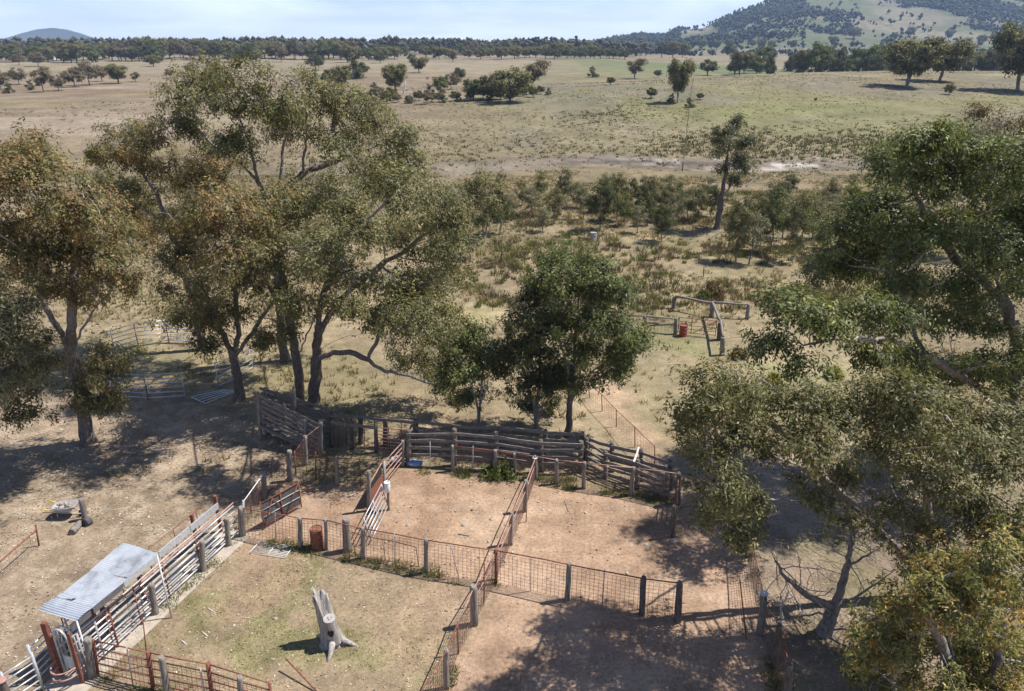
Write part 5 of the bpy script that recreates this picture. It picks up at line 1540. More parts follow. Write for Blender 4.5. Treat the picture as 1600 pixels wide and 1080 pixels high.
# concrete strip under the race
m = MB()
out = -side * 0.38
vs = []
for q in (-0.02, .3, .62, 1.12):
    p = mixp(A_, Z_, q)
    vs += [up(p + out, 0.03), up(p + out, -.1), up(p + inn + side * .25, 0.03), up(p + inn + side * .25, -.1)]
fs = []
for i in range(3):
    b0, b1 = i * 4, i * 4 + 4
    fs += [(b0, b1, b1 + 2, b0 + 2), (b0 + 1, b1 + 1, b1, b0), (b0 + 2, b1 + 2, b1 + 3, b0 + 3)]
fs += [(0, 2, 3, 1), (12, 13, 15, 14)]
o = m.add(vs, fs).build('kerb', M['concrete'], None, mixp(A_, Z_, .5))
tag(o, kind='structure')

# --- roof over the crush
roof = empty('iron_roof', ground(150, 1000), 'corrugated iron roof on thin poles over the cattle crush', 'roof')
def corrugated(name, c00, c10, c11, c01, amp=0.012, pitch=0.078, droop=0.0, cr=None):
    """sheet with c00-c10 one short edge, c01-c11 the other; ridges parallel to the short edges"""
    c00, c10, c11, c01 = map(np.asarray, (c00, c10, c11, c01))
    L = np.linalg.norm(c01 - c00)
    n = int(L / pitch * 4)
    nw = 6
    V, F = [], []
    nrm = np.cross(c10 - c00, c01 - c00); nrm /= np.linalg.norm(nrm)
    if nrm[2] < 0: nrm = -nrm
    for i in range(n + 1):
        t = i / n
        a, b = mixp(c00, c01, t), mixp(c10, c11, t)
        for j in range(nw + 1):
            s_ = j / nw
            p = mixp(a, b, s_) + nrm * (amp * math.sin(2 * math.pi * t * L / pitch) + 0.02 * math.sin(3 * t + 5 * s_))
            if cr: p = p + np.array([0, 0, cr(t, s_)])
            V.append(p)
    for i in range(n):
        for j in range(nw):
            k = i * (nw + 1) + j
            F.append((k, k + 1, k + nw + 2, k + nw + 1))
    V, F = np.array(V), np.array(F)
    low = V - nrm * 0.003
    me = np_mesh(name, np.vstack([V, low]) - np.array(roof.location), np.vstack([F, F[:, ::-1] + len(V)]), smooth=True)
    return link(name, me, M['iron'], roof)
zA, zK, zL = 2.95, 2.75, 2.55
A0, B0 = Wz(192.6, 848, zA), Wz(248, 864.5, zA)
A1, B1 = Wz(140, 892, zA - .1), Wz(200, 903, zA - .1)
A2, B2 = Wz(89, 934, zK), Wz(146, 949, zK)
A3, B3 = Wz(59, 952, zL), Wz(120, 970.5, zL - .02)
corrugated('sheet', A0, B0, B1, A1)
corrugated('sheet', up(A1, -.02), up(B1, -.02), B2, A2)
corrugated('sheet', up(A2, .02), up(B2, .02), B3, A3, cr=lambda t, s_: 0.05 * math.sin(math.pi * t) - .03 * t)
corrugated('loose_sheet', up(mixp(A1, A2, .85), .03), up(mixp(mixp(A1, A2, .85), mixp(B1, B2, .85), .45), .09), up(mixp(A2, B2, .42), .08), up(A2, .05))
for tp, gb, mat in ((up(mixp(B0, B1, .06), -.03), None, 'white_paint'), (up(B3, -.02), None, 'white_paint'), (up(mixp(A3, A2, .4), -.02) + np.array([.5, 0, 0]), None, 'galv_dull')):
    foot = np.array([tp[0], tp[1], 0.0])
    MB().tube([foot, tp], 0.028, 7).build('pole', M[mat], roof)
for a, b in ((mixp(A0, B0, .12), mixp(A2, B2, .12)), (mixp(A0, B0, .88), mixp(A2, B2, .88))):
    MB().bar(up(a, -.07), up(b, -.07), .05, .07).build('purlin', M['galv_dull'], roof)

# --- crush and head bail
cr_b = ground(112, 1040)
crush = empty('cattle_crush', cr_b, 'cattle crush with arched head bail and red curved bars under the iron roof', 'cattle crush')
d = (Z_ - A_) / np.linalg.norm(Z_ - A_)
def cp(along, across, z):
    return Z_ * 1.0 + d * along + side * across + np.array([0, 0, z])
for across in (0.12, 0.92):
    for along in (-1.3, -0.7, 0.0, 0.3):
        MB().tube([cp(along, across, 0), cp(along, across, 1.85)], 0.04, 7).build('upright', M['rust' if along in (-1.3, 0.3) else 'galv_dull'], crush)
    for z in (.35, .75, 1.15, 1.55, 1.85):
        MB().tube([cp(-1.3, across, z), cp(.3, across, z)], .028, 6).build('side_bar', M['galv'], crush)
for al, rr in ((0.12, .40), (0.28, .30)):
    pts = [cp(al, .52 - rr, .1), cp(al, .52 - rr, 1.7)] + [cp(al, .52 - rr * math.cos(t), 1.7 + .45 * math.sin(t)) for t in np.linspace(.3, math.pi - .3, 7)] + [cp(al, .52 + rr, 1.7), cp(al, .52 + rr, .1)]
    MB().tube(pts, .035, 7).build('head_bail', M['galv'], crush)
MB().bar(cp(.2, .2, .62), cp(.2, .8, .62), .03, .55).build('panel', M['white_paint'], crush)
for z in (.45, .75):
    pts = [cp(.3, .05, z)] + [cp(.3 + .55 * math.sin(t), .5 - .45 * math.cos(t), z) for t in np.linspace(.2, math.pi - .2, 8)] + [cp(.3, .95, z)]
    MB().tube(pts, .03, 7).build('curved_bar', M['rust_pink'], crush)
for along in (-1.35, .33):
    MB().bar(cp(along, 1.02, 0), cp(along, 1.02, 2.35), .16, .14, up=(0, 1, 0)).build('post', M['rust'], crush)
MB().bar(cp(.33, .0, 0), cp(.33, .0, 2.2), .08, .08, up=(0, 1, 0)).build('post', M['rust'], crush)

# --- galvanised exit gates
for nm, lab, pa, pb in (('bar_gate', 'galvanised bar gate leading out from the crush', (93, 1035), (62, 1066)), ('bar_gate', 'galvanised bar gate at the very bottom left corner', (68, 1078), (22, 1110))):
    g = Fence(nm, lab, (pa[0] + pb[0]) / 2, (pa[1] + pb[1]) / 2, 'gate')
    a, b = ground(*pa), ground(*pb)
    for k in range(6):
        g.pipe(up(a, .2 + .26 * k), up(b, .2 + .26 * k), 'galv', .026, 'bar')
    for q in (0, 1):
        g.pipe(up(mixp(a, b, q), .05), up(mixp(a, b, q), 1.65), 'galv', .045, 'stile')
f = Fence('capped_post', 'rust-capped steel post in the bottom left corner', 20, 1110, 'post')
b = ground(22, 1118)
f.post3(b, up(b, 1.5), 'dark_timber', .12)
MB().tube([up(b, 1.49), up(b, 1.55)], .15, 12).build('post_cap', M['rust_pink'], f.po[0])

# --- rusty pipe fence along the bottom
f = Fence('pipe_fence', 'rusty red pipe and mesh fence along the bottom of the grassy pen', 232, 1078)
f.post(154, 1056, 146, 999, 'rust', .045)
f.post(239.6, 1077, 232, 1018, 'rust', .075)
f.post(262, 1090, 252, 1026, 'timber', .11)
f.post(333, 1098, 325, 1036, 'rust', .075)
f.post(380, 1117, 374, 1057, 'timber', .10)
f.post(428, 1122, 421, 1066, 'rust', .05)
f.post(208, 1070, 198, 1012, 'galv_dull', .022, 'dropper')
f.post(322, 1100, 313, 1044, 'galv_dull', .022, 'dropper')
for i, j in ((0, 1), (1, 3), (3, 5)):
    for k in (.14, .35, .56, .77, .97):
        f.pipe(f.at(i, k), f.at(j, k), 'rust', .025)
    f.wire_span(i, j, .05, .8)
f.post(231, 1040, 223, 966, 'rust', .02, 'rod')

# --- right-hand boundary fence
f = Fence('mesh_fence', 'leaning mesh boundary fence at the right beside the dead tree', 1188, 990)
f.post(1150, 800, 1152, 752, 'dark_timber', .12)
f.post(1168, 870, 1172, 822, 'dark_timber', .12)
f.post(1188, 992, 1194, 928, 'timber', .14)
f.post(1208.5, 1042, 1218.6, 976, 'dark_timber', .12)
f.post(1225, 1110, 1235, 1040, 'dark_timber', .12)
for i in range(4):
    f.pipe(f.at(i, .95), f.at(i + 1, .95), 'rust', .02)
    f.wire_span(i, i + 1, .03, .92, pitch=.14)
MB().tube([f.at(2, 1.0), up(f.at(2, 1.0), .04)], .15, 12).build('post_cap', M['galv'], f.po[2])
f.post(1166, 1000, 1156, 905, 'rust', .022, 'leaning_stake')
f.post(1240, 1075, 1224, 985, 'rust', .02, 'leaning_stake')
f = Fence('mesh_fence', 'mesh fence running from the race corner to the shaded right boundary', 1110, 800)
f.post(1100, 690, 1101, 655, 'dark_timber', .11); f.post(1125, 740, 1127, 698, 'dark_timber', .11); f.post(1148, 798, 1150, 752, 'dark_timber', .11)
for i in range(2):
    f.pipe(f.at(i, .95), f.at(i + 1, .95), 'rust', .022); f.pipe(f.at(i, .5), f.at(i + 1, .5), 'rust', .022); f.wire_span(i, i + 1)

# --- wire fence on the bank
f = Fence('wire_fence', 'pipe-topped wire fence curving down the dry bank behind the race', 963, 668)
for bx, by, tx, ty in ((921, 622, 920, 600), (941, 643, 940, 616), (963, 667, 963, 640), (992, 699, 992, 667), (1023, 730, 1023, 697)):
    f.post(bx, by, tx, ty, 'rust', .028)
for i in range(4):
    f.pipe(f.at(i, .98), f.at(i + 1, .98), 'rust', .02, 'rail')
    f.wire_span(i, i + 1, .05, .9, pitch=.3, rows=5, r=.004)

# --- log gateway on the paddock
f = Fence('log_gateway', 'old log rail gateway standing on the paddock behind the yards', 1112, 496, 'gateway')
f.post(1052, 482, 1054.7, 463, r=.17); f.post(1112, 495, 1113, 473, r=.19); f.post(1167, 498, 1170, 475, r=.16)
f.post(1125, 531, 1126, 505, 'dark_timber', r=.24); f.post(1128, 555, 1130, 527, r=.18)
lg = lambda a, b, r: MB().tube([a, mixp(a, b, .3) + np.array([0, 0, .03]), mixp(a, b, .7) - np.array([0, 0, .03]), b], [r, r * .95, r * .9, r * .85], 9, jit=.08).build('log_rail', M['timber'], f.root)
lg(f.at(0, 1.0), f.at(1, .98), .10); lg(f.at(1, 1.0), f.at(2, .98), .10); lg(f.at(1, 1.02), up(f.at(3, 1.0), .1), .11); lg(up(f.at(3, 1.0), .12), f.at(4, 1.02), .09)
f.post(1086, 490, 1080, 470, 'rust', .03, 'stake'); f.post(1143, 491, 1142, 471, 'rust', .03, 'stake')
a_, b_ = f.at(4, .9), ground(1184, 545)
f.pipe(a_, up(b_, 1.1), 'wire', .012, 'wire'); f.post(1180, 548, 1184, 538, 'rust', .03, 'stake')
g = Fence('pipe_gate', 'rusty pipe gate hung on the old log gateway', 1088, 522, 'gate')
a, b = ground(1059, 522), ground(1117, 528)
for k in range(5):
    g.pipe(up(a, .2 + .28 * k), up(b, .2 + .28 * k), 'rust', .022, 'bar')
for q in (0, .35, .7, 1):
    g.pipe(up(mixp(a, b, q), .1), up(mixp(a, b, q), 1.4), 'rust', .026, 'stile')
g.pipe(up(mixp(a, b, .4), .2), up(b, 1.3), 'rust', .022, 'brace')
f = Fence('log_fence', 'short timber fence with mesh left of the red drum', 1030, 520)
f.post(1006, 517, 1007, 493, r=.15); f.post(1055, 522, 1056, 497, r=.14)
lg = None
MB().tube([f.at(0, .97) - np.array([1.2, 0, 0]), f.at(0, .98), f.at(1, .95)], .07, 8, jit=.08).build('log_rail', M['timber'], f.root)
f.wire_span(0, 1, .05, .9, pitch=.25)
f.plank(f.at(0, .3), f.at(1, .62), .06, .12, name='brace'); f.plank(f.at(0, .55), mixp(f.at(0, .55), f.at(1, .55), .45), .06, .12, name='brace')
f = Fence('wire_fence', 'low wire fence with star pickets on the flat behind the young gums', 721, 430)
for bx, by in ((640, 505), (722, 488), (770, 486), (773, 431), (725, 440)):
    f.post(bx, by, bx, by - 17, 'rust', .03)
f = Fence('stake', 'leaning rusty stake alone on the right paddock', 1280, 575, 'stake')
f.post(1277, 574, 1281, 553, 'rust', .03)
# fence line straight up the hill
f = Fence('hill_fence', 'straight wire fence line running up the hill face', 1080, 270)
for k in range(26):
    t = k / 25
    Y = 128 + t * 165
    X = (1078 + 4 * t - 800) / 1223 * Y * 1.02
    b = np.array([X, Y, float(terrain(X, Y))])
    f.post3(b, up(b, 1.25 + .2 * (k % 5 == 0)), 'dark_timber', .07 + .04 * (k % 5 == 0))
for k in range(25):
    f.pipe(f.at(k, .9), f.at(k + 1, .9), 'wire', .012, 'wire')
f = Fence('bush_fence', 'old fence line of thin posts crossing the flat toward the log gateway', 1110, 430)
for bx, by in ((1106, 455), (1099, 432), (1092, 412)):
    f.post(bx, by, bx + 1, by - 14, 'dark_timber', .05)

# --- portable panels
def panel(label, pa, pb, h=1.7, rails=6, flat=None, lean=0.0):
    g = Fence('stock_panel', label, (pa[0] + pb[0]) / 2, (pa[1] + pb[1]) / 2, 'stock panel', 'portable stock panels under the left gums')
    if flat:
        c = [up(ground(*q), 0.06) for q in flat]
        for k in range(rails):
            g.pipe(mixp(c[0], c[3], k / (rails - 1)), mixp(c[1], c[2], k / (rails - 1)), 'galv', .03)
        g.pipe(c[0], c[3], 'galv', .03, 'stile'); g.pipe(c[1], c[2], 'galv', .03, 'stile')
        return
    a, b = ground(*pa), ground(*pb)
    for k in range(rails):
        z = .18 + (h - .18) * k / (rails - 1)
        g.pipe(up(a, z), up(b, z), 'galv', .028)
    for q in (0, 1):
        g.pipe(up(mixp(a, b, q), .0), up(mixp(a, b, q), h + .05), 'galv', .035, 'stile')
panel('bright galvanised stock panel angled beside the left gum, standing in sun', (180, 552), (216, 541))
panel('galvanised stock panel in sun right of the angled bright one', (216, 541), (264, 535))
panel('galvanised stock panel partly behind the dark-trunked gum leaves', (264, 535), (312, 537))
panel('galvanised stock panel in shade close to the left gum trunk', (178, 622), (232, 626))
panel('galvanised stock panel in deep shade right of the left gum', (232, 626), (290, 622))
panel('galvanised stock panel just left of the dark gum trunk', (342, 606), (366, 597))
panel('galvanised stock panel just right of the dark gum trunk', (366, 597), (396, 577))
panel('galvanised stock panel lying flat on the shaded ground', (300, 620), (360, 615), flat=((299, 622), (350, 610), (366, 614), (321, 632)), rails=5)

# --- wheelbarrow on the litter
def barrow():
    b = ground(106, 806)
    root = empty('wheelbarrow', b, 'old wheelbarrow full of rubble with a yellow handle beside a short post', 'wheelbarrow')
    V, F = [], []
    prof = [(0.0, .22, .34, 0.38), (0.45, .42, .56, 0.62), (.5, .40, .54, .62), (.05, .2, .32, .42)]
    na = 16
    for s_, rx, ry, z in ((0, .30, .20, .30), (1, .58, .36, .62), (2, .55, .33, .62), (3, .28, .18, .36)):
        for j in range(na):
            a = 2 * math.pi * j / na
            V.append(b + np.array([rx * math.copysign(abs(math.cos(a)) ** .6, math.cos(a)), ry * math.copysign(abs(math.sin(a)) ** .6, math.sin(a)), z + .05 * math.cos(a)]))
    for l in range(3):
        for j in range(na):
            F.append((l * na + j, l * na + (j + 1) % na, (l + 1) * na + (j + 1) % na, (l + 1) * na + j))
    F.append(tuple(3 * na + j for j in range(na)))
    MB().add(V, F, True).build('tray', M['galv_dull'], root)
    for sy in (-1, 1):
        MB().tube([b + np.array([.75, .1 * sy, .2]), b + np.array([0, .22 * sy, .3]), b + np.array([-.55, .30 * sy, .5])], .022, 6).build('frame', M['galv_dull'], root)
        MB().tube([b + np.array([-.55, .30 * sy, .5]), b + np.array([-.95, .33 * sy, .62])], .024, 6).build('handle', M['yellow'], root)
        MB().tube([b + np.array([-.25, .26 * sy, .4]), b + np.array([-.3, .26 * sy, 0])], .02, 6).build('leg', M['galv_dull'], root)
    MB().tube([b + np.array([.75, -.045, .19]), b + np.array([.75, .045, .19])], .19, 16).build('wheel', M['rubber'], root)
    for k in range(9):
        p = b + np.array([RNG.uniform(-.35, .35), RNG.uniform(-.2, .2), .5 + RNG.uniform(0, .08)])
        MB().tube([p, p + RNG.normal(0, .05, 3), p + RNG.normal(0, .08, 3) + [0, 0, .06]], [.05, .09, .03], 6, jit=.3).build('rubble', M['stone'], root)
barrow()
f = Fence('old_post', 'short weathered post leaning beside the wheelbarrow', 133, 812, 'post')
f.post(133, 812, 127, 779, 'timber', .13)
def rock(label, x, y, sx, sy, sz, name='rock', mat='stone', cat='rock', seed=0, group=None):
    b = ground(x, y)
    rng = np.random.default_rng(seed + int(x))
    V, F = [], []
    nl, na = 5, 9
    for l in range(nl):
        t = l / (nl - 1)
        for j in range(na):
            a = 2 * math.pi * j / na
            r = math.cos(t * 1.35) * rng.uniform(.75, 1.15)
            V.append(b + np.array([sx * r * math.cos(a), sy * r * math.sin(a), sz * (math.sin(t * 1.5) - .12)]))
    for l in range(nl - 1):
        for j in range(na):
            F.append((l * na + j, l * na + (j + 1) % na, (l + 1) * na + (j + 1) % na, (l + 1) * na + j))
    F.append(tuple((nl - 1) * na + j for j in range(na)))
    o = MB().add(V, F).build(name, M[mat], None, b)
    tag(o, label, cat, group)
def log(label, pts, r, mat='dead_wood', name='log', cat='log', taper=.6, z=None):
    P_ = [up(ground(x, y), r * .7 if z is None else z[i]) for i, (x, y) in enumerate(pts)]
    n = len(P_)
    o = MB().tube(P_, [r * (1 - (1 - taper) * i / (n - 1)) for i in range(n)], 8, jit=.1).build(name, M[mat], None, P_[0])
    tag(o, label, cat)
log('thick dark log section lying below the wheelbarrow', [(134, 822), (142, 817)], .22, 'sheet', taper=.95)
log('pale split log lying below the wheelbarrow', [(113, 836), (120, 828), (126, 820)], .17, taper=.8)
rock('flat pale stone near the end of the timber race', 1011, 851, .16, .12, .06)
rock('pale rounded stone near the end-on rail panel', 1051, 846, .17, .13, .14)
rock('small stone in the open on the right dirt yard', 1077, 864, .1, .08, .07)
rock('stone lying in the middle dirt yard', 725, 821, .14, .12, .10)
rock('stone in the left of the middle dirt yard', 638, 821, .13, .1, .08)
rock('clod in the centre of the middle dirt yard', 768, 812, .12, .1, .08)
rock('stone among litter in the grassy pen', 430, 967, .1, .08, .08)
log('straight stick lying in the middle dirt yard', [(716, 835), (733, 838)], .03, taper=.8)
log('crooked stick in the right dirt yard', [(882, 783), (885, 791), (888, 800)], .022)
log('stick lying in the small pen', [(536, 776), (548, 775), (555, 772)], .025, 'bleached_wood')
log('short stick in the grassy pen, upper', [(325, 951), (333, 956)], .025, 'bleached_wood')
log('short stick in the grassy pen, lower', [(316, 988), (325, 995)], .025, 'bleached_wood')
log('short stick in the grassy pen, near the race', [(283, 1001), (292, 1008)], .025, 'bleached_wood')
log('long rusty rod propped in the grass near the bottom fence', [(449, 1046), (495, 1082)], .03, 'rust', 'steel_rod', 'rod', .95, z=(.5, .05))
log('grey fallen log on the flat left of the front saplings', [(1108, 376), (1113, 370), (1121, 366), (1128, 362)], .14, 'dead_wood', taper=.4)
log('fallen pale branch by the creek near the tall dark tree', [(1166, 292), (1176, 283), (1188, 272)], .12, 'dead_wood', taper=.4)
f = Fence('wire_fence', 'rusty wire fence with one stake at the left edge', 58, 854)
f.post(61, 853, 55.7, 820, 'rust', .035)
f.post(-20, 925, -24, 890, 'rust', .04)
f.pipe(f.at(0, .75), f.at(1, .8), 'rust', .03); f.wire_span(0, 1, .05, .7, pitch=.4, rows=4, r=.005)

# --- dead tree at the right fence
def dead_tree(name, label, paths, Yt, rbase, seed, mat, natt=0, lobes=None, dens=2.0, rtip=0.008, step=.3):
    rng = np.random.default_rng(seed)
    pw = px_paths(paths, Yt)
    b = pw[0][0]; b[2] = float(terrain(b[0], b[1])) - .1
    att = lobe_points(lobes, Yt, dens, rng)
    att = att[att[:, 2] > terrain(att[:, 0], att[:, 1]) + 0.15]
    P, par = grow(pw, att, step, step * 1.2, rng, maxit=30)
    root = empty(name, b, label, 'dead tree')
    me, _ = branch_mesh('trunk', P - b, par, rbase, rtip, rng)
    link('trunk', me, M[mat], root)
    return root
dead_tree('dead_tree', 'dead tree with bare tangled branches beside the right fence', [[(1262, 1050), (1282, 1000), (1304, 950), (1320, 900), (1330, 850), (1330, 815)], [(1304, 950), (1260, 930, -.4), (1225, 900, -.7), (1196, 848, -1)], [(1300, 955), (1350, 925, -.3), (1400, 890, -.5)], [(1290, 980), (1340, 985, -.6), (1400, 950, -1)], [(1322, 885), (1370, 860, .3), (1400, 830, .5)], [(1300, 955), (1262, 962, -.6), (1215, 968, -1)], [(1282, 1000), (1330, 1035, -.8), (1390, 1050, -1.2)]],
          20.6, .25, 3, 'dead_wood', lobes=[(1235, 900, 45, 45), (1290, 890, 50, 45), (1345, 890, 50, 45), (1260, 950, 55, 35), (1320, 950, 55, 35), (1375, 930, 40, 40), (1255, 1015, 45, 30), (1320, 1030, 50, 28), (1375, 1030, 40, 30), (1300, 840, 45, 28), (1360, 850, 40, 25)], dens=14, step=.2, rtip=.009)
dead_tree('dead_branch', 'bleached white dead branch hanging by the right fence', [[(1228, 1040), (1222, 985), (1220, 950), (1232, 925), (1225, 890), (1220, 850)], [(1220, 952), (1242, 930), (1243, 900)], [(1232, 925), (1250, 945), (1252, 965)]], 21.0, .04, 4, 'bleached_wood', lobes=[(1225, 860, 8, 14), (1245, 950, 8, 14)], dens=6, step=.2)
dead_tree('dead_tree', 'bare white dead tree beside the two-tiered gum on the creek', [[(630, 147), (632, 138), (634, 128)]], ground(630, 147)[1], .3, 5, 'bleached_wood', lobes=[(632, 128, 14, 8), (640, 132, 8, 8), (625, 126, 8, 6)], dens=.5, step=1.2, rtip=.04)
dead_tree('dead_tree', 'bare dead tree on the crest right of the grey tree', [[(1042, 121), (1043, 112), (1045, 104)]], ground(1042, 121.5)[1], .25, 6, 'bleached_wood', lobes=[(1044, 100, 10, 9), (1050, 98, 5, 7)], dens=.5, step=1.2, rtip=.04)

# --- distant buildings and cattle
def house(name, label, x, y, w, dpt, h, roof_h):
    b = ground(x, y)
    root = empty(name, b, label, 'building')
    def bx(x0, x1, y0, y1, z0, z1):
        v = [b + np.array(q) for q in ((x0, y0, z0), (x1, y0, z0), (x1, y1, z0), (x0, y1, z0), (x0, y0, z1), (x1, y0, z1), (x1, y1, z1), (x0, y1, z1))]
        return v, [(3, 2, 1, 0), (4, 5, 6, 7), (0, 1, 5, 4), (1, 2, 6, 5), (2, 3, 7, 6), (3, 0, 4, 7)]
    MB().add(*bx(-w / 2, w / 2, 0, dpt, -.3, h)).build('wall', M['wall_white'], root)
    e = .5
    v = [b + np.array(q) for q in ((-w / 2 - e, -e, h), (w / 2 + e, -e, h), (w / 2 + e, dpt + e, h), (-w / 2 - e, dpt + e, h), (-w / 2 - e, dpt / 2, h + roof_h), (w / 2 + e, dpt / 2, h + roof_h))]
    MB().add(v, [(0, 1, 5, 4), (2, 3, 4, 5), (0, 4, 3), (1, 2, 5), (3, 2, 1, 0)]).build('roof', M['white_paint'], root)
    MB().add(*bx(-w * .12, w * .12, -.05, .05, 0, min(h - .3, 2.6))).build('door', M['sheet'], root)
    return root
house('shed', 'white-roofed shed among the trees of the far left belt', 75, 93.5, 11, 8, 4.2, 2.6)
house('farmhouse', 'small white farmhouse among trees below the range', 1305, 94, 12, 8, 3.2, 2.0)

def cow(label, x, y, rz):
    b = ground(x, y)
    root = empty('cow', b, label, 'cow', 'cattle on the plain')
    c_, s_ = math.cos(rz), math.sin(rz)
    T = lambda p: b + np.array([p[0] * c_ - p[1] * s_, p[0] * s_ + p[1] * c_, p[2]])
    me_b = MB()
    me_b.tube([T(q) for q in ((-.95, 0, 1.05), (-.8, 0, 1.08), (-.3, 0, 1.0), (.3, 0, .98), (.7, 0, 1.1), (1.0, 0, 1.15), (1.25, 0, 1.0), (1.5, 0, .75), (1.6, 0, .6))], [.12, .33, .38, .40, .36, .24, .17, .14, .08], 10)
    for x0, y0 in ((-.7, .2), (-.7, -.2), (.6, .2), (.6, -.2)):
        me_b.tube([T((x0, y0, .9)), T((x0 + (.08 if x0 < 0 else 0), y0, .55)), T((x0, y0, 0))], [.15, .08, .06], 7)
    me_b.tube([T((-.98, 0, 1.1)), T((-1.08, 0, .6))], .03, 5)
    me_b.build('body', M['hide'], root)
    for sy in (-1, 1):
        MB().tube([T((1.25, .14 * sy, 1.08)), T((1.22, .3 * sy, 1.05))], [.05, .02], 5).build('ear', M['hide'], root)
cow('left one of two cattle grazing on the tan plain', 668, 124.5, 1.2)
cow('right one of two cattle grazing on the tan plain', 678, 124.5, .2)
# ------------------------------------------------------------------ ground cover
gr = np.random.default_rng(404)
def px_of(X, Y, Z):
    dz = Z - CAM_H
    dep = Y * CP - dz * SP
    return 800 + FPX * X / dep, 540 - FPX * (dz * CP + Y * SP) / dep

def blades(name, pts, nb, rad, hgt, wid, cols, label, cat='grass', lean=0.5):
    """tufts: each a ring of leaning triangular blades"""
    n = len(pts)
    idx = np.repeat(np.arange(n), nb)
    N = len(idx)
    a = gr.uniform(0, 2 * math.pi, N)
    rr = np.sqrt(gr.uniform(0, 1, N)) * rad[idx]
    dirv = np.stack([np.cos(a), np.sin(a)], 1)
    base = pts[idx].copy()
    base[:, :2] += dirv * rr[:, None] * 0.6
    base[:, 2] -= 0.02
    h = hgt[idx] * gr.uniform(0.5, 1.15, N)
    tip = base.copy()
    tip[:, :2] += dirv * (h * lean * gr.uniform(0.3, 1.2, N))[:, None] + gr.normal(0, .15, (N, 2)) * h[:, None]
    tip[:, 2] += h
    b = gr.uniform(0, 2 * math.pi, N)
    sv = np.stack([np.cos(b), np.sin(b), np.zeros(N)], 1) * (wid[idx] * gr.uniform(.6, 1.3, N))[:, None]
    V = np.stack([base - sv, base + sv, tip], 1).reshape(-1, 3)
    F = np.arange(N * 3).reshape(N, 3)
    c = cols[idx] * gr.uniform(0.65, 1.35, (N, 1))
    me = np_mesh(name, V, F, face_col=c.clip(0.01, .7))
    o = link(name, me, M['grass'])
    tag(o, label, cat, kind='stuff')
    return o

STRAW = np.array([(0.36, 0.28, 0.16), (0.30, 0.225, 0.12), (0.42, 0.34, 0.21), (0.24, 0.19, 0.10), (0.19, 0.185, 0.075)])
def scatter(n, X0, X1, Y0, Y1):
    X, Y = gr.uniform(X0, X1, n), gr.uniform(Y0, Y1, n)
    return X, Y

def tussocks():
    X, Y = scatter(90000, -60, 75, 16, 128)
    keep = (Y > 31) | (X > 8)
    X, Y = X[keep], Y[keep]
    Z = terrain(X, Y)
    px, py = px_of(X, Y, Z)
    k = (px > -60) & (px < 1660)
    yard = poly_dist(X, Y, YARD) > -0.6
    pen = poly_dist(X, Y, PEN) > -0.6
    left = (poly_dist(X, Y, LEFT) > -1)
    pad = soft(X, Y, PADDOCK, 2.5, 127, 2, .3)
    trk = poly_dist(X, Y, TRACK) > -.5
    flat = poly_dist(X, Y, FLAT) > -1
    d = fbm(X * 0.16, Y * 0.16, 301, 3)
    mids = sstep(50, 62, Y)
    pr = (sstep(.36, .60, d) * (.42 + .38 * mids)) * (1 - .85 * pad)
    pr = np.where((X > 8) & (Y < 36), np.maximum(pr, .35 * sstep(.35, .6, d)), pr)
    pr = np.where(yard | pen | trk | flat, 0, pr)
    pr = np.where(left, pr * .12, pr)
    k &= gr.uniform(0, 1, len(X)) < pr
    X, Y, Z = X[k], Y[k], Z[k]
    n = len(X)
    c = STRAW[gr.choice(5, n, p=(.3, .25, .2, .15, .10))]
    gp = sstep(.47, .62, fbm(X * .07, Y * .07, 311, 3))[:, None] * (.6 + .4 * sstep(50, 65, Y))[:, None]
    c = c * (1 - gp * .7) + np.array([0.16, 0.165, 0.06]) * gp * .7
    s = gr.uniform(.5, 1.2, n)
    blades('tussock_grass', np.stack([X, Y, Z], 1), 9, .30 * s, .40 * s, .035 + 0 * s, c, 'dry straw tussock grass around the yards and over the flat')
tussocks()

def rushes():
    X, Y = scatter(9000, -22, 75, 46, 112)
    Z = terrain(X, Y)
    px, py = px_of(X, Y, Z)
    k = (px > 690) & (px < 1450) & (py < 490) & (py > 300)
    d = fbm(X * .12 + 5, Y * .12, 321, 3)
    k &= gr.uniform(0, 1, len(X)) < sstep(.36, .56, d) * .6 * (1 - .55 * sstep(75, 95, Y))
    X, Y, Z = X[k], Y[k], Z[k]
    n = len(X)
    c = 1.25 * np.array([(0.10, 0.115, 0.04), (0.17, 0.165, 0.05), (0.11, 0.085, 0.055), (0.18, 0.13, 0.085)])[gr.choice(4, n, p=(.32, .22, .26, .20))]
    s = np.exp(gr.normal(-.25, .35, n)).clip(.35, 1.6)
    blades('rushes', np.stack([X, Y, Z], 1), 44, .75 * s, .75 * s, .035 + 0 * s, c, 'green and brown rush clumps over the flat before the saplings', 'rushes', .45)
rushes()

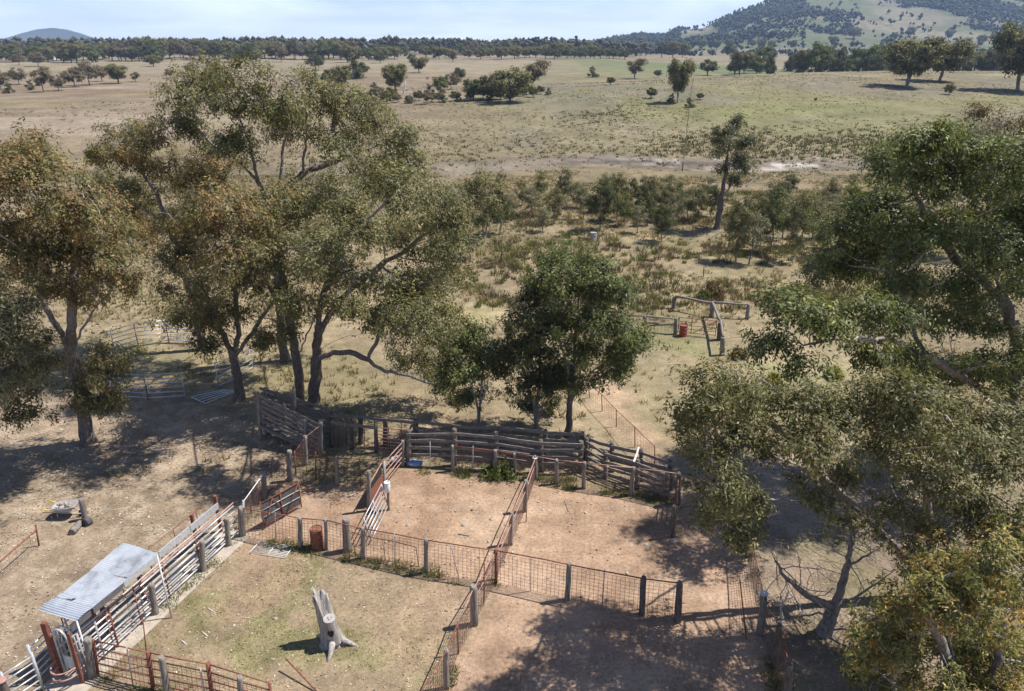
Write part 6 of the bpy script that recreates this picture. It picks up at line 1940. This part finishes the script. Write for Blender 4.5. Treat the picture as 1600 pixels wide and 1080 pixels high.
def hill_tufts():
    X, Y = scatter(60000, -70, 260, 128, 345)
    Z = terrain(X, Y)
    px, py = px_of(X, Y, Z)
    k = (px > 380) & (px < 1660)
    band = np.exp(-((py - 225) / 26) ** 2) * sstep(980, 1100, px) + .8 * np.exp(-((py - 180) / 18) ** 2) * np.exp(-((px - 930) / 90) ** 2) + .5 * np.exp(-((py - 235) / 25) ** 2)
    d = fbm(X * .05, Y * .05, 331, 4)
    pr = (.28 + .55 * band) * sstep(.38, .6, d)
    k &= gr.uniform(0, 1, len(X)) < pr
    X, Y, Z, band = X[k], Y[k], Z[k], band[k]
    n = len(X)
    c = np.array([(0.12, 0.125, 0.045), (0.16, 0.155, 0.05), (0.13, 0.11, 0.065), (0.24, 0.20, 0.11)])[gr.choice(4, n, p=(.27, .25, .2, .28))]
    s = gr.uniform(.4, 1.15, n) * (0.62 + .6 * np.clip(band, 0, 1))
    blades('hill_tussocks', np.stack([X, Y, Z], 1), 7, .8 * s, .55 * s, .13 * s, c, 'dark tussocks dotted over the hill face', lean=.5)
    X, Y = scatter(9000, -230, -10, 95, 260)
    Z = terrain(X, Y)
    k = gr.uniform(0, 1, len(X)) < sstep(.45, .62, fbm(X * .03, Y * .05, 341, 4)) * .45
    X, Y, Z = X[k], Y[k], Z[k]
    n = len(X)
    c = np.array([(0.20, 0.15, 0.10), (0.16, 0.14, 0.06), (0.26, 0.20, 0.13)])[gr.choice(3, n)]
    s = gr.uniform(.5, 1.2, n)
    blades('plain_tussocks', np.stack([X, Y, Z], 1), 7, .8 * s, .45 * s, .12 * s, c, 'brown tussocks over the near part of the left plain', lean=.5)
hill_tufts()

def pen_grass():
    X, Y = scatter(26000, -17, 3, 14, 32)
    k = poly_dist(X, Y, PEN) > -.3
    g = fbm(X * .45 + 7, Y * .45, 149, 4)
    k &= gr.uniform(0, 1, len(X)) < sstep(.42, .66, g) * .8 + .04
    X, Y = X[k], Y[k]
    n = len(X)
    c = np.array([(0.17, 0.19, 0.06), (0.22, 0.21, 0.08), (0.33, 0.27, 0.15), (0.13, 0.17, 0.045)])[gr.choice(4, n, p=(.3, .25, .3, .15))]
    blades('short_grass', np.stack([X, Y, terrain(X, Y)], 1), 5, .12 + 0 * X, gr.uniform(.04, .10, n), .018 + 0 * X, c, 'short patchy green grass in the stump pen', lean=.8)
    # weeds at fence feet
    pts = []
    for (x0, y0), (x1, y1), m in (((380, 842), (775, 916), 520), ((655, 738), (905, 752), 420), ((870, 760), (1055, 784), 260), ((775, 920), (700, 1078), 240), ((150, 1060), (420, 1125), 260), ((240, 965), (380, 842), 160), ((1190, 1000), (1225, 1100), 120), ((690, 742), (790, 742), 300)):
        a, b = ground(x0, y0), ground(x1, y1)
        t = gr.uniform(0, 1, m)
        q = a + (b - a) * t[:, None]
        q[:, :2] += gr.normal(0, .18, (m, 2))
        k = vnoise(q[:, 0] * .8, q[:, 1] * .8, 351) > .38
        pts.append(q[k])
    pts = np.vstack(pts)
    n = len(pts)
    c = np.array([(0.12, 0.15, 0.045), (0.18, 0.18, 0.07), (0.30, 0.25, 0.13)])[gr.choice(3, n, p=(.45, .3, .25))]
    s = gr.uniform(.5, 1.3, n)
    blades('fence_weeds', pts, 9, .16 * s, .22 * s, .018 + 0 * s, c, 'green weeds grown up along the fence feet', lean=.7)
pen_grass()

def flakes(name, X, Y, size, cols, label, cat, thick=.35):
    n = len(X)
    Z = terrain(X, Y)
    a = gr.uniform(0, 2 * math.pi, n)
    u = np.stack([np.cos(a), np.sin(a), gr.normal(0, .25, n)], 1) * size[:, None]
    v = np.stack([-np.sin(a), np.cos(a), gr.normal(0, .25, n)], 1) * (size * gr.uniform(.25, .6, n))[:, None]
    c = np.stack([X, Y, Z + size * thick + .006], 1)
    V = np.stack([c - u, c + v, c + u, c - v], 1).reshape(-1, 3)
    me = np_mesh(name, V, np.arange(n * 4).reshape(n, 4), face_col=cols * gr.uniform(.7, 1.3, (n, 1)))
    o = link(name, me, M['litter'])
    tag(o, label, cat, kind='stuff')

def litter():
    X, Y = scatter(52000, -34, 2, 13, 46)
    px, py = px_of(X, Y, 0 * X)
    k = (px > -60) & (poly_dist(X, Y, LEFT) > -.8) & (gr.uniform(0, 1, len(X)) < .35 + .65 * sstep(.4, .6, fbm(X * .5, Y * .5, 361, 3)))
    X1, Y1 = X[k], Y[k]
    c = np.array([(0.40, 0.33, 0.25), (0.31, 0.24, 0.17), (0.18, 0.13, 0.09), (0.48, 0.42, 0.34)])[gr.choice(4, len(X1), p=(.35, .3, .2, .15))]
    flakes('leaf_litter', X1, Y1, gr.uniform(.02, .075, len(X1)), c, 'dry bark and leaf litter over the left ground', 'litter')
    k = (poly_dist(X, Y, PEN) > 0) & (gr.uniform(0, 1, len(X)) < .5)
    X2, Y2 = X[k], Y[k]
    c = np.array([(0.40, 0.34, 0.25), (0.30, 0.24, 0.17), (0.17, 0.13, 0.09), (0.48, 0.43, 0.36)])[gr.choice(4, len(X2), p=(.35, .3, .2, .15))]
    flakes('pen_litter', X2, Y2, gr.uniform(.02, .06, len(X2)), c, 'straw and dung crumbs over the stump pen', 'litter')
def right_litter():
    X, Y = scatter(9000, 8, 22, 14, 34)
    k = poly_dist(X, Y, YARD) < -.2
    X, Y = X[k], Y[k]
    c = np.array([(0.40, 0.33, 0.25), (0.31, 0.24, 0.17), (0.18, 0.13, 0.09), (0.48, 0.42, 0.34)])[gr.choice(4, len(X), p=(.35, .3, .2, .15))]
    flakes('bark_litter', X, Y, gr.uniform(.02, .055, len(X)), c, 'bark and twig litter under the right gums', 'litter')
litter()
right_litter()

def gravel():
    X, Y = scatter(9000, -13, 13, 14, 36)
    k = (poly_dist(X, Y, YARD) > 0) & (gr.uniform(0, 1, len(X)) < .25 + .75 * sstep(.42, .62, fbm(X * .35, Y * .35, 371, 3)))
    X, Y = X[k], Y[k]
    n = len(X)
    s = np.exp(gr.normal(-3.9, .5, n)).clip(.01, .08)
    ov = np.array([(1, 0, 0), (0, 1, 0), (-1, 0, 0), (0, -1, 0), (0, 0, .8), (0, 0, -.6)], float)
    V = ov[None] * s[:, None, None] * gr.uniform(.7, 1.4, (n, 6, 1)) + np.stack([X, Y, terrain(X, Y) + s * .25], 1)[:, None]
    of = np.array([(0, 1, 4), (1, 2, 4), (2, 3, 4), (3, 0, 4), (1, 0, 5), (2, 1, 5), (3, 2, 5), (0, 3, 5)])
    F = (of[None] + (np.arange(n) * 6)[:, None, None]).reshape(-1, 3)
    c = np.array([(0.46, 0.36, 0.27), (0.30, 0.20, 0.14), (0.58, 0.50, 0.42), (0.20, 0.13, 0.09)])[gr.choice(4, n, p=(.4, .3, .12, .18))]
    me = np_mesh('gravel', V.reshape(-1, 3), F, face_col=np.repeat(c, 8, axis=0))
    tag(link('gravel', me, M['litter']), 'small stones and clods over the dirt yards', 'gravel', kind='stuff')
gravel()

def shrub(label, x, y, wpx, hpx, col, seed, name='shrub'):
    b = ground(x, y)
    s_ = depth_of(b) / FPX
    rng = np.random.default_rng(seed)
    w, h = wpx * s_ / 2, hpx * s_
    n = 40
    d = rng.normal(0, 1, (n, 3)); d[:, 2] = abs(d[:, 2]); d /= np.linalg.norm(d, axis=1)[:, None]
    cen = d * rng.uniform(.3, 1, (n, 1)) * np.array([w, w, h * .85])
    root = empty(name, b, label, 'shrub')
    me = leaf_mesh('foliage', cen, 60, w * .22, .22, .06, col, rng, hang=-.6)
    link('foliage', me, M['grass'], root)
    m = MB()
    for k in range(7):
        q = cen[k]
        m.tube([b, b + q * .5 + np.array([0, 0, .05]), b + q * .9], [.03, .02, .008], 5)
    m.build('stem', M['bark'], root)
PAL['lime'] = ([(0.20, 0.19, 0.035), (0.26, 0.24, 0.05), (0.14, 0.14, 0.03)], (3, 2, 2))
PAL['brush'] = ([(0.13, 0.10, 0.06), (0.18, 0.13, 0.085), (0.09, 0.085, 0.04)], (3, 2, 2))
shrub('yellow-green shrub behind the leaning right gum', 1208, 600, 22, 16, 'lime', 1)
shrub('small dark shrub right of the log gateway', 1153, 560, 20, 18, 'brush', 2)
shrub('green shrub in front of the lone right stake', 1302, 590, 26, 20, 'lime', 3)
shrub('brown thorny shrub behind the log gateway', 1113, 465, 30, 34, 'brush', 4)
shrub('dark green shrub left of the gateway shrub', 1100, 470, 18, 18, 'green', 5)
shrub('dense low shrub at the foot of the dark twin-stemmed race timber', 781, 742, 46, 26, 'green', 6)
shrub('large olive shrub beside the huge right crown', 1262, 470, 60, 30, 'brush', 7)
shrub('orange dead bush beside the long drooping limb', 720, 625, 40, 22, 'brush', 8)

# ------------------------------------------------------------------ haze
def haze():
    m = bpy.data.materials.new('haze')
    m.use_nodes = True
    n = m.node_tree
    n.nodes.clear()
    out = n.nodes.new('ShaderNodeOutputMaterial')
    v = n.nodes.new('ShaderNodeVolumePrincipled')
    v.inputs['Color'].default_value = (0.50, 0.68, 1.0, 1)
    v.inputs['Density'].default_value = 0.00012
    v.inputs['Anisotropy'].default_value = 0.0
    n.links.new(v.outputs['Volume'], out.inputs['Volume'])
    X0, X1, Y0, Y1, Z0, Z1 = -6400, 6400, -300, 6400, -6, 215
    V = [(x, y, z) for z in (Z0, Z1) for y in (Y0, Y1) for x in (X0, X1)]
    F = [(0, 2, 3, 1), (4, 5, 7, 6), (0, 1, 5, 4), (2, 6, 7, 3), (0, 4, 6, 2), (1, 3, 7, 5)]
    me = bpy.data.meshes.new('haze')
    me.from_pydata(V, [], F)
    o = link('haze', me, m)
    tag(o, 'thin blue haze of the air over the whole country', 'haze', kind='stuff')
haze()
